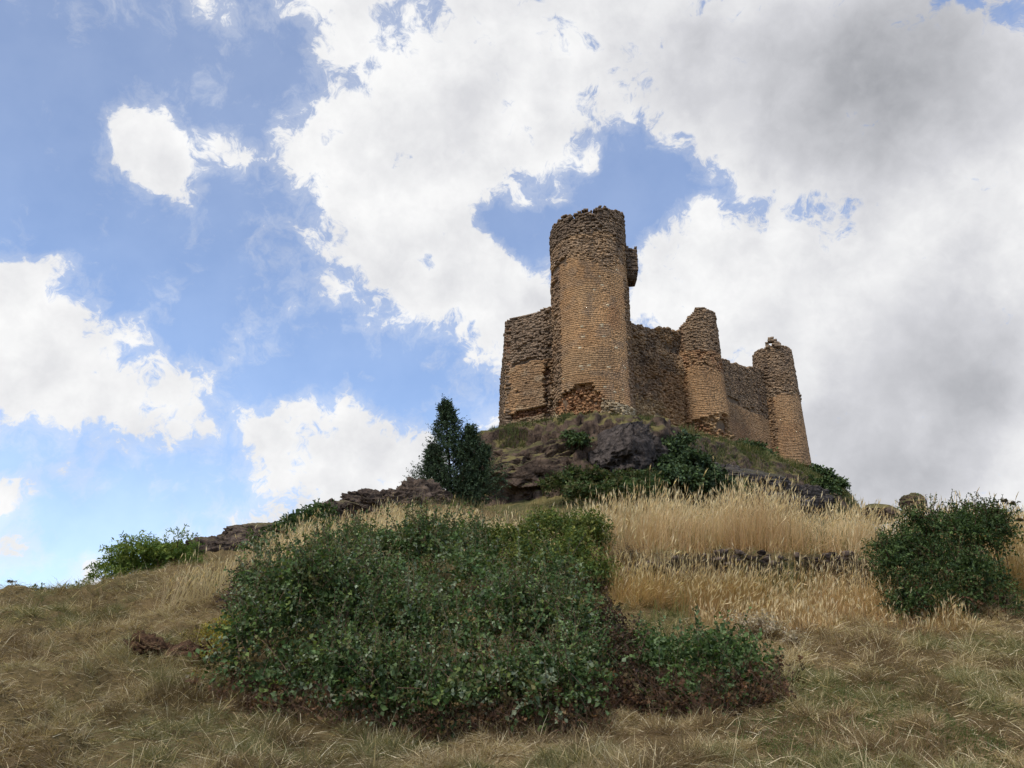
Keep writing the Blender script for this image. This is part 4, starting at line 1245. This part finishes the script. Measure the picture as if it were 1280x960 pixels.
def reg_terrace(x, y):
    return (y > step_line(x, y) + .1) & (x > .4 + (17.5 - y) * .25)
tall_grass("tall_grass", "tall pale feathery dry grass on the terrace below the castle", 26000, (-.5, 14.5, 14.0, 18.2, reg_terrace), (.75, 1.2), (.005, .009), G_PALE, G_ROSE, .6, .26, 1.3, .49, 201, G_PALE)
tall_grass("tall_grass", "pale dry grass fringe above the left part of the bramble", 9000,
           (-6.5, 1.2, 14.2, 20.5, lambda x, y: (y > 14.4 - .35 * x * 0) & (x < .5 + (17.5 - y) * -.1 + 1.0)), (.5, .95), (.007, .012), G_PALE, G_STRAW, .7, .25, 1.2, .47, 211, G_PALE)
tall_grass("tall_grass", "loose pale stalks standing right in front of the tumbled stone wall", 1500, (1.5, 8.2, 12.9, 14.1, lambda x, y: y < step_line(x, y) - .1), (.6, 1.0), (.005, .008), G_PALE, G_GOLD, .5, .4, 2.2, .46, 225, G_PALE)
tall_grass("tall_grass", "tall pale grass tufts behind the top of the bramble under the conifer", 15000, (-5.2, 2.6, 16.2, 25, lambda x, y: (x > -5.4 + (y - 16) * .12)), (.6, 1.0), (.008, .013), G_PALE, G_ROSE, .7, .24, .8, .44, 227, G_PALE)
tall_grass("green_undergrowth", "rank green grass between the bramble and the left ridge", 9000, (-6, 1.5, 15, 27, lambda x, y: x > -6.2 + (y - 15) * .1), (.3, .6), (.012, .02), G_GREEN, G_BROWN, 0.02, .4, .7, .5, 229, G_PALE)
tall_grass("hill_grass", "olive grass on the slope under the right hand castle wall", 60000, (11, 34, 50, 71, lambda x, y: (poly_dist(x, y, FOOT) > .6) & (poly_dist(x, y, FOOT) < 5.5) & (x > 12.5)), (.35, .8), (.03, .06), np.concatenate([G_GREEN, G_STRAW[:2]]), G_GREEN * .8, 0.05, .4, .5, .36, 243)
tall_grass("hill_grass", "olive grass on top of the brown outcrop below the left wall", 16000, (-4, 11, 48, 57, lambda x, y: (poly_dist(x, y, FOOT) > .3) & (poly_dist(x, y, FOOT) < 3.4)), (.25, .5), (.025, .05), np.concatenate([G_GREEN, G_BROWN]), G_GREEN * .7, 0.02, .4, .6, .45, 245)
def reg_lower(x, y):
    left = np.where(y < 12.2, 2.6, 1.6)
    right = 6.5 + (y - 11.5) * .12
    front = 11.2 + 1.3 * (fbm(xy3(x * .8, 0 * y), 2, 5) - .5) + .9 * sstep(3.6, 2.2, x) * 0
    return (x > left) & (x < right) & (y > front) & (y < step_line(x, y) - .55 + .5 * (fbm(xy3(x * .9, y * 0), 2, 9) - .5))
tall_grass("tall_grass", "golden knee high dry grass in front of the tumbled stone wall", 24000, (1.4, 8.0, 11.2, 14.3, reg_lower), (.36, .74), (.004, .007), G_GOLD, G_ROSE, .3, .40, 1.4, .49, 221, G_PALE)
tall_grass("green_weeds", "green weeds growing among the two bands of tall dry grass", 9000, (.8, 8.5, 11.4, 17, lambda x, y: (fbm(xy3(x * .9, y * .9), 3, 271) > .53) & (x > .4 + (17.5 - y) * .25)), (.25, .65), (.006, .013), np.concatenate([G_GREEN, G_GOLD[-1:]]), G_GREEN * .8, .02, .45, 1.6, .46, 273)
tall_grass("dry_grass", "stray tufts of dry grass fading from the tall band into the mown slope", 5000, (1.5, 10, 9.8, 11.9, lambda x, y: x > 2.2), (.12, .3), (.004, .007), G_STRAW, G_BROWN, .1, .5, 2.4, .56, 275)
tall_grass("green_grass", "fresh green grass patches in the mown straw at the lower right", 60000, (1.5, 8.5, 5.5, 9.6, lambda x, y: fbm(xy3(x * .8, y * .8), 3, 261) > .5), (.04, .10), (.004, .008), G_GREEN, G_GREEN * .9, 0.001, .6, 2.2, .42, 263)
tall_grass("tall_grass", "golden dry grass at the right edge behind the dark shrub", 6000, (8.2, 11.5, 12.2, 15.0, lambda x, y: x > 0), (.5, .9), (.006, .01), G_GOLD, G_GOLD * .8, .6, .25, 2.0, .40, 231, G_PALE)
# sparse dry stalks on the hill slope behind the terrace
tall_grass("hill_grass", "thin dry grass scattered over the upper hill slope", 26000,
           (-8, 30, 21, 49, lambda x, y: (x > -7 + (34 - y) * .45) & (poly_dist(x, y, FOOT) > 4.5)), (.3, .7), (.012, .022), np.concatenate([G_STRAW, G_GREEN]), np.concatenate([G_BROWN, G_GREEN]), .3, .35, .5, .44, 241)

# ------------------------------------------------------------------ sky
W = bpy.data.worlds.new("World"); SC.world = W; W.use_nodes = True
nt = W.node_tree; N = nt.nodes; L = nt.links; N.clear()
SUN_EL = math.radians(57)
sun_xy = np.array([-0.64, -0.72]); sun_xy /= np.linalg.norm(sun_xy)
SUN = np.array([sun_xy[0] * math.cos(SUN_EL), sun_xy[1] * math.cos(SUN_EL), math.sin(SUN_EL)])

def dens_group():
    g = bpy.data.node_groups.new("cloud_density", "ShaderNodeTree")
    g.interface.new_socket("Vector", in_out='INPUT', socket_type='NodeSocketVector')
    g.interface.new_socket("Density", in_out='OUTPUT', socket_type='NodeSocketFloat')
    g.interface.new_socket("Grey", in_out='OUTPUT', socket_type='NodeSocketFloat')
    n, l = g.nodes, g.links
    gi, go = n.new("NodeGroupInput"), n.new("NodeGroupOutput")
    def math_(op, a, b=None, c=None, clamp=False):
        m = n.new("ShaderNodeMath"); m.operation = op; m.use_clamp = clamp
        for i, v in enumerate((a, b, c)):
            if v is None: continue
            if isinstance(v, (int, float)): m.inputs[i].default_value = v
            else: l.new(v, m.inputs[i])
        return m.outputs[0]
    vec = gi.outputs[0]
    # slow warp makes the lobes irregular
    wn = n.new("ShaderNodeTexNoise"); wn.inputs["Scale"].default_value = 5.0; wn.inputs["Detail"].default_value = 4; wn.inputs["Roughness"].default_value = .6
    l.new(vec, wn.inputs["Vector"])
    sb = n.new("ShaderNodeVectorMath"); sb.operation = 'SUBTRACT'; sb.inputs[1].default_value = (.5, .5, .5); l.new(wn.outputs["Color"], sb.inputs[0])
    ws = n.new("ShaderNodeVectorMath"); ws.operation = 'SCALE'; ws.inputs["Scale"].default_value = .07; l.new(sb.outputs[0], ws.inputs[0])
    wa = n.new("ShaderNodeVectorMath"); wa.operation = 'ADD'; l.new(vec, wa.inputs[0]); l.new(ws.outputs[0], wa.inputs[1])
    wn2 = n.new("ShaderNodeVectorMath"); wn2.operation = 'NORMALIZE'; l.new(wa.outputs[0], wn2.inputs[0])
    wv = wn2.outputs[0]
    def lobes(lst, start):
        tot = start
        for (px, py, r, w) in lst:
            c = ray(px, py); c = c / np.linalg.norm(c)
            rr = .86 * r / FOC * (math.cos(math.atan(math.hypot(px - 640, py - 480) / FOC)) ** 1.5)
            k = math.log(2) / (1 - math.cos(rr))
            d = n.new("ShaderNodeVectorMath"); d.operation = 'DOT_PRODUCT'; l.new(wv, d.inputs[0]); d.inputs[1].default_value = tuple(c)
            e = math_('MULTIPLY_ADD', d.outputs["Value"], k, -k)
            e = math_('EXPONENT', e)
            tot = math_('MULTIPLY_ADD', e, float(w), tot)
        return tot
    clouds = [  # upper mass
        (430, 10, 70, .8), (540, 60, 110, .9), (680, 60, 130, .9), (850, 60, 150, 1.), (1030, 80, 170, 1.), (1220, 100, 180, 1.),
        (400, 190, 62, .8), (480, 180, 80, .8), (570, 190, 75, .6), (660, 150, 70, .5), (900, 140, 80, .5), (1000, 180, 90, .6), (1150, 250, 140, .9),
        # lower lobe
        (435, 290, 66, 1.), (420, 215, 60, .5), (480, 340, 56, .8), (545, 365, 50, .7), (640, 405, 44, .7), (520, 290, 75, .9), (560, 350, 65, .7), (630, 390, 50, .9), (600, 335, 40, .4), (480, 335, 45, .5), (690, 360, 50, .55), (385, 320, 22, .38),
        # right mass
        (860, 330, 70, .9), (950, 360, 100, 1.), (1060, 330, 100, .9), (1200, 380, 150, 1.), (1060, 470, 130, 1.), (1200, 540, 150, 1.), (1100, 590, 120, .7), (830, 400, 60, .7), (1280, 620, 120, .8), (760, 480, 80, .5), (1000, 420, 100, .6),
        # left bank
        (10, 350, 55, .8), (60, 400, 65, .9), (20, 460, 70, 1.), (110, 480, 60, .9), (180, 515, 52, .85), (245, 520, 36, .7), (75, 325, 26, .5), (-60, 420, 90, .9), (100, 420, 40, .4),
        # small cloud upper left
        (190, 170, 44, .75), (225, 190, 38, .65), (165, 160, 30, .4), (285, 190, 26, .62), (315, 205, 20, .4), (235, 215, 25, .35), (130, 205, 16, .3),
        # cumulus low centre
        (335, 545, 40, .75), (400, 560, 55, .9), (470, 550, 52, .85), (510, 575, 42, .75), (370, 600, 52, .8), (450, 615, 70, .8), (390, 515, 26, .4), (560, 560, 40, .3), (625, 530, 26, .55),
        # near the horizon
        (5, 622, 28, .95), (10, 678, 32, .95), (120, 712, 34, .85), (300, 672, 44, .75), (240, 688, 34, .65), (85, 600, 14, .4), (330, 640, 36, .5), (70, 590, 10, .35), (250, 0, 20, .45),
        # rifts
        (800, 190, 60, -.55), (775, 240, 50, -.5), (650, 280, 34, -.35), (620, 290, 28, -.35), (690, 190, 34, .2), (630, 185, 36, .3), (860, 220, 45, -.45), (950, 255, 50, -.75), (1030, 262, 34, -.75), (900, 235, 40, -.3), (790, 300, 40, -.4), (445, 92, 26, -.6), (505, 40, 20, -.5), (470, 240, 22, -.35), (400, 330, 26, -.3), (560, 400, 30, -.4), (720, 205, 22, .3), (652, 243, 18, .7), (672, 212, 20, .6), (738, 205, 16, .6), (612, 225, 18, .5), (700, 240, 14, .4), (1000, 250, 30, -.4), (1020, 235, 16, .3), (640, 230, 30, -.2), (830, 280, 24, -.2)]
    greys = [(1110, 90, 140, .50), (1040, 150, 95, .30), (1220, 60, 130, .30), (900, 110, 100, .25), (1200, 440, 110, .27), (1100, 420, 70, .15), (1060, 590, 90, .38), (1240, 480, 80, .3), (820, 30, 110, .15), (1160, 590, 60, .2), (450, 640, 50, .1), (560, 150, 80, .08), (690, 370, 50, .1), (100, 400, 30, .08), (1020, 500, 70, .15)]
    D = lobes(clouds, 0.0)
    D = math_('MULTIPLY_ADD', math_('EXPONENT', math_('MULTIPLY', D, -1.1)), -1.25, 1.25)
    # unseen part of the sky: an ordinary broken cloud cover
    fr = ray(640, 400); fr = fr / np.linalg.norm(fr)
    dd = n.new("ShaderNodeVectorMath"); dd.operation = 'DOT_PRODUCT'; l.new(vec, dd.inputs[0]); dd.inputs[1].default_value = tuple(fr)
    o_ = n.new("ShaderNodeMapRange"); o_.inputs[1].default_value = .80; o_.inputs[2].default_value = .68; o_.inputs[3].default_value = 0; o_.inputs[4].default_value = .5
    l.new(dd.outputs["Value"], o_.inputs[0])
    D = math_('ADD', D, o_.outputs[0])
    # billows and wisps
    def nse(scale, det, rough, v=vec):
        t = n.new("ShaderNodeTexNoise"); t.inputs["Scale"].default_value = scale; t.inputs["Detail"].default_value = det; t.inputs["Roughness"].default_value = rough
        l.new(v, t.inputs["Vector"]); return t.outputs["Fac"]
    vo = n.new("ShaderNodeTexVoronoi"); vo.feature = 'F1'; vo.inputs["Scale"].default_value = 12; vo.inputs["Detail"].default_value = 2; vo.inputs["Roughness"].default_value = .55; vo.inputs["Lacunarity"].default_value = 2.3
    vo.normalize = True
    l.new(wv, vo.inputs["Vector"])
    w2 = n.new("ShaderNodeTexNoise"); w2.inputs["Scale"].default_value = 24; w2.inputs["Detail"].default_value = 3
    l.new(vec, w2.inputs["Vector"])
    s2 = n.new("ShaderNodeVectorMath"); s2.operation = 'MULTIPLY_ADD'; s2.inputs[1].default_value = (.05, .05, .05); l.new(w2.outputs["Color"], s2.inputs[0]); l.new(wv, s2.inputs[2])
    fv = s2.outputs[0]
    f1 = nse(7, 9, .64, fv)
    t = math_('ADD', math_('MULTIPLY_ADD', f1, 2.0, -1.0), math_('MULTIPLY_ADD', nse(20, 7, .68, fv), 2.1, -1.05))
    b = math_('MULTIPLY_ADD', vo.outputs["Distance"], -.9, .27)
    l.new(math_('ADD', D, math_('ADD', t, b)), go.inputs[0])
    l.new(lobes(greys, 0.0), go.inputs[1])
    return g
G = dens_group()
def M(op, a, b=None, c=None, clamp=False):
    m = N.new("ShaderNodeMath"); m.operation = op; m.use_clamp = clamp
    for i, v in enumerate((a, b, c)):
        if v is None: continue
        if isinstance(v, (int, float)): m.inputs[i].default_value = v
        else: L.new(v, m.inputs[i])
    return m.outputs[0]
def MR(v, a, b, c, d, smooth=True):
    m = N.new("ShaderNodeMapRange"); m.interpolation_type = 'SMOOTHSTEP' if smooth else 'LINEAR'
    L.new(v, m.inputs[0])
    for i, x in enumerate((a, b, c, d)): m.inputs[i + 1].default_value = x
    return m.outputs[0]
tcw = N.new("ShaderNodeTexCoord")
dirv = tcw.outputs["Generated"]
nrm = N.new("ShaderNodeVectorMath"); nrm.operation = 'NORMALIZE'; L.new(dirv, nrm.inputs[0])
g1 = N.new("ShaderNodeGroup"); g1.node_tree = G; L.new(nrm.outputs[0], g1.inputs[0])
dens = g1.outputs[0]
alpha = MR(dens, .34, .80, 0, 1)
veil = MR(dens, .10, .60, .24, .42)
sepw = N.new("ShaderNodeSeparateXYZ"); L.new(nrm.outputs[0], sepw.inputs[0])
alpha = M('MAXIMUM', alpha, M('ADD', veil, MR(sepw.outputs["Z"], .02, .42, .30, 0)))
# relief of the cloud mass: two soft samples, one a little toward the light
off = N.new("ShaderNodeVectorMath"); off.operation = 'ADD'; L.new(nrm.outputs[0], off.inputs[0])
off.inputs[1].default_value = (-.02, 0.0, .035)
def soft(v):
    t = N.new("ShaderNodeTexNoise"); t.inputs["Scale"].default_value = 8; t.inputs["Detail"].default_value = 5; t.inputs["Roughness"].default_value = .55
    L.new(v, t.inputs["Vector"]); return t.outputs["Fac"]
lit = M('SUBTRACT', soft(nrm.outputs[0]), soft(off.outputs[0]))
shade = MR(lit, -.16, .14, .6, 0, False)
thick = MR(dens, .7, 1.5, 0, .16)
gn = N.new("ShaderNodeTexNoise"); gn.inputs["Scale"].default_value = 5.5; gn.inputs["Detail"].default_value = 3; gn.inputs["Roughness"].default_value = .45
L.new(nrm.outputs[0], gn.inputs["Vector"])
gm = MR(gn.outputs["Fac"], .3, .7, .75, 1.15, False)
grey = M('MULTIPLY', g1.outputs[1], gm)
sh = M('MULTIPLY', shade, .4)
sh = M('ADD', sh, M('MULTIPLY', thick, .55))
sh = M('ADD', sh, grey, clamp=True)
ccol = N.new("ShaderNodeValToRGB"); cr = ccol.color_ramp
cr.elements[0].position = 0.0; cr.elements[0].color = (.98, .98, .98, 1)
cr.elements[1].position = 1.0; cr.elements[1].color = (.36, .37, .40, 1)
e = cr.elements.new(.45); e.color = (.66, .665, .70, 1)
L.new(sh, ccol.inputs[0])
STR = 0.12
cs = N.new("ShaderNodeVectorMath"); cs.operation = 'SCALE'; cs.inputs["Scale"].default_value = 1.0 / STR
L.new(ccol.outputs[0], cs.inputs[0])
sky = N.new("ShaderNodeTexSky"); sky.sky_type = 'NISHITA'; sky.sun_disc = False
sky.sun_elevation = SUN_EL; sky.sun_rotation = math.atan2(-SUN[0], SUN[1])
sky.altitude = 1000; sky.air_density = 1.0; sky.dust_density = 1.0; sky.ozone_density = 1.0
tint = N.new("ShaderNodeMix"); tint.data_type = 'RGBA'; tint.blend_type = 'MULTIPLY'; tint.inputs[0].default_value = 1
tint.inputs[7].default_value = (0.90, 1.42, 1.88, 1)
L.new(sky.outputs[0], tint.inputs[6])
mx = N.new("ShaderNodeMix"); mx.data_type = 'RGBA'
L.new(alpha, mx.inputs[0]); L.new(tint.outputs[2], mx.inputs[6]); L.new(cs.outputs[0], mx.inputs[7])
bg = N.new("ShaderNodeBackground"); bg.inputs["Strength"].default_value = STR
L.new(mx.outputs[2], bg.inputs["Color"])
W.cycles.sampling_method = 'MANUAL'; W.cycles.sample_map_resolution = 512
wo = N.new("ShaderNodeOutputWorld"); L.new(bg.outputs[0], wo.inputs[0])

sun = bpy.data.lights.new("sun", 'SUN'); sun.energy = 3.0; sun.angle = math.radians(5); sun.color = (1.0, .95, .86)
so = bpy.data.objects.new("sun", sun); COL.objects.link(so)
so.rotation_euler = Vector((-SUN[0], -SUN[1], -SUN[2])).to_track_quat('-Z', 'Y').to_euler()

# ------------------------------------------------------------------ camera and view
cam = bpy.data.cameras.new("camera"); cam.sensor_width = 36; cam.lens = 27; cam.clip_end = 6000; cam.clip_start = .05
co = bpy.data.objects.new("camera", cam); COL.objects.link(co)
co.location = (0, 0, EYE); co.rotation_euler = (math.pi / 2 + PITCH, 0, 0)
SC.camera = co
SC.view_settings.view_transform = 'Standard'; SC.view_settings.look = 'None'
SC.view_settings.exposure = 0; SC.view_settings.gamma = 1
CY = SC.cycles
CY.max_bounces = 5; CY.diffuse_bounces = 3; CY.glossy_bounces = 1; CY.transmission_bounces = 2; CY.transparent_max_bounces = 4
CY.use_adaptive_sampling = True; CY.adaptive_threshold = 0.03
CY.caustics_reflective = False; CY.caustics_refractive = False
SC.render.resolution_x, SC.render.resolution_y = 1024, 768
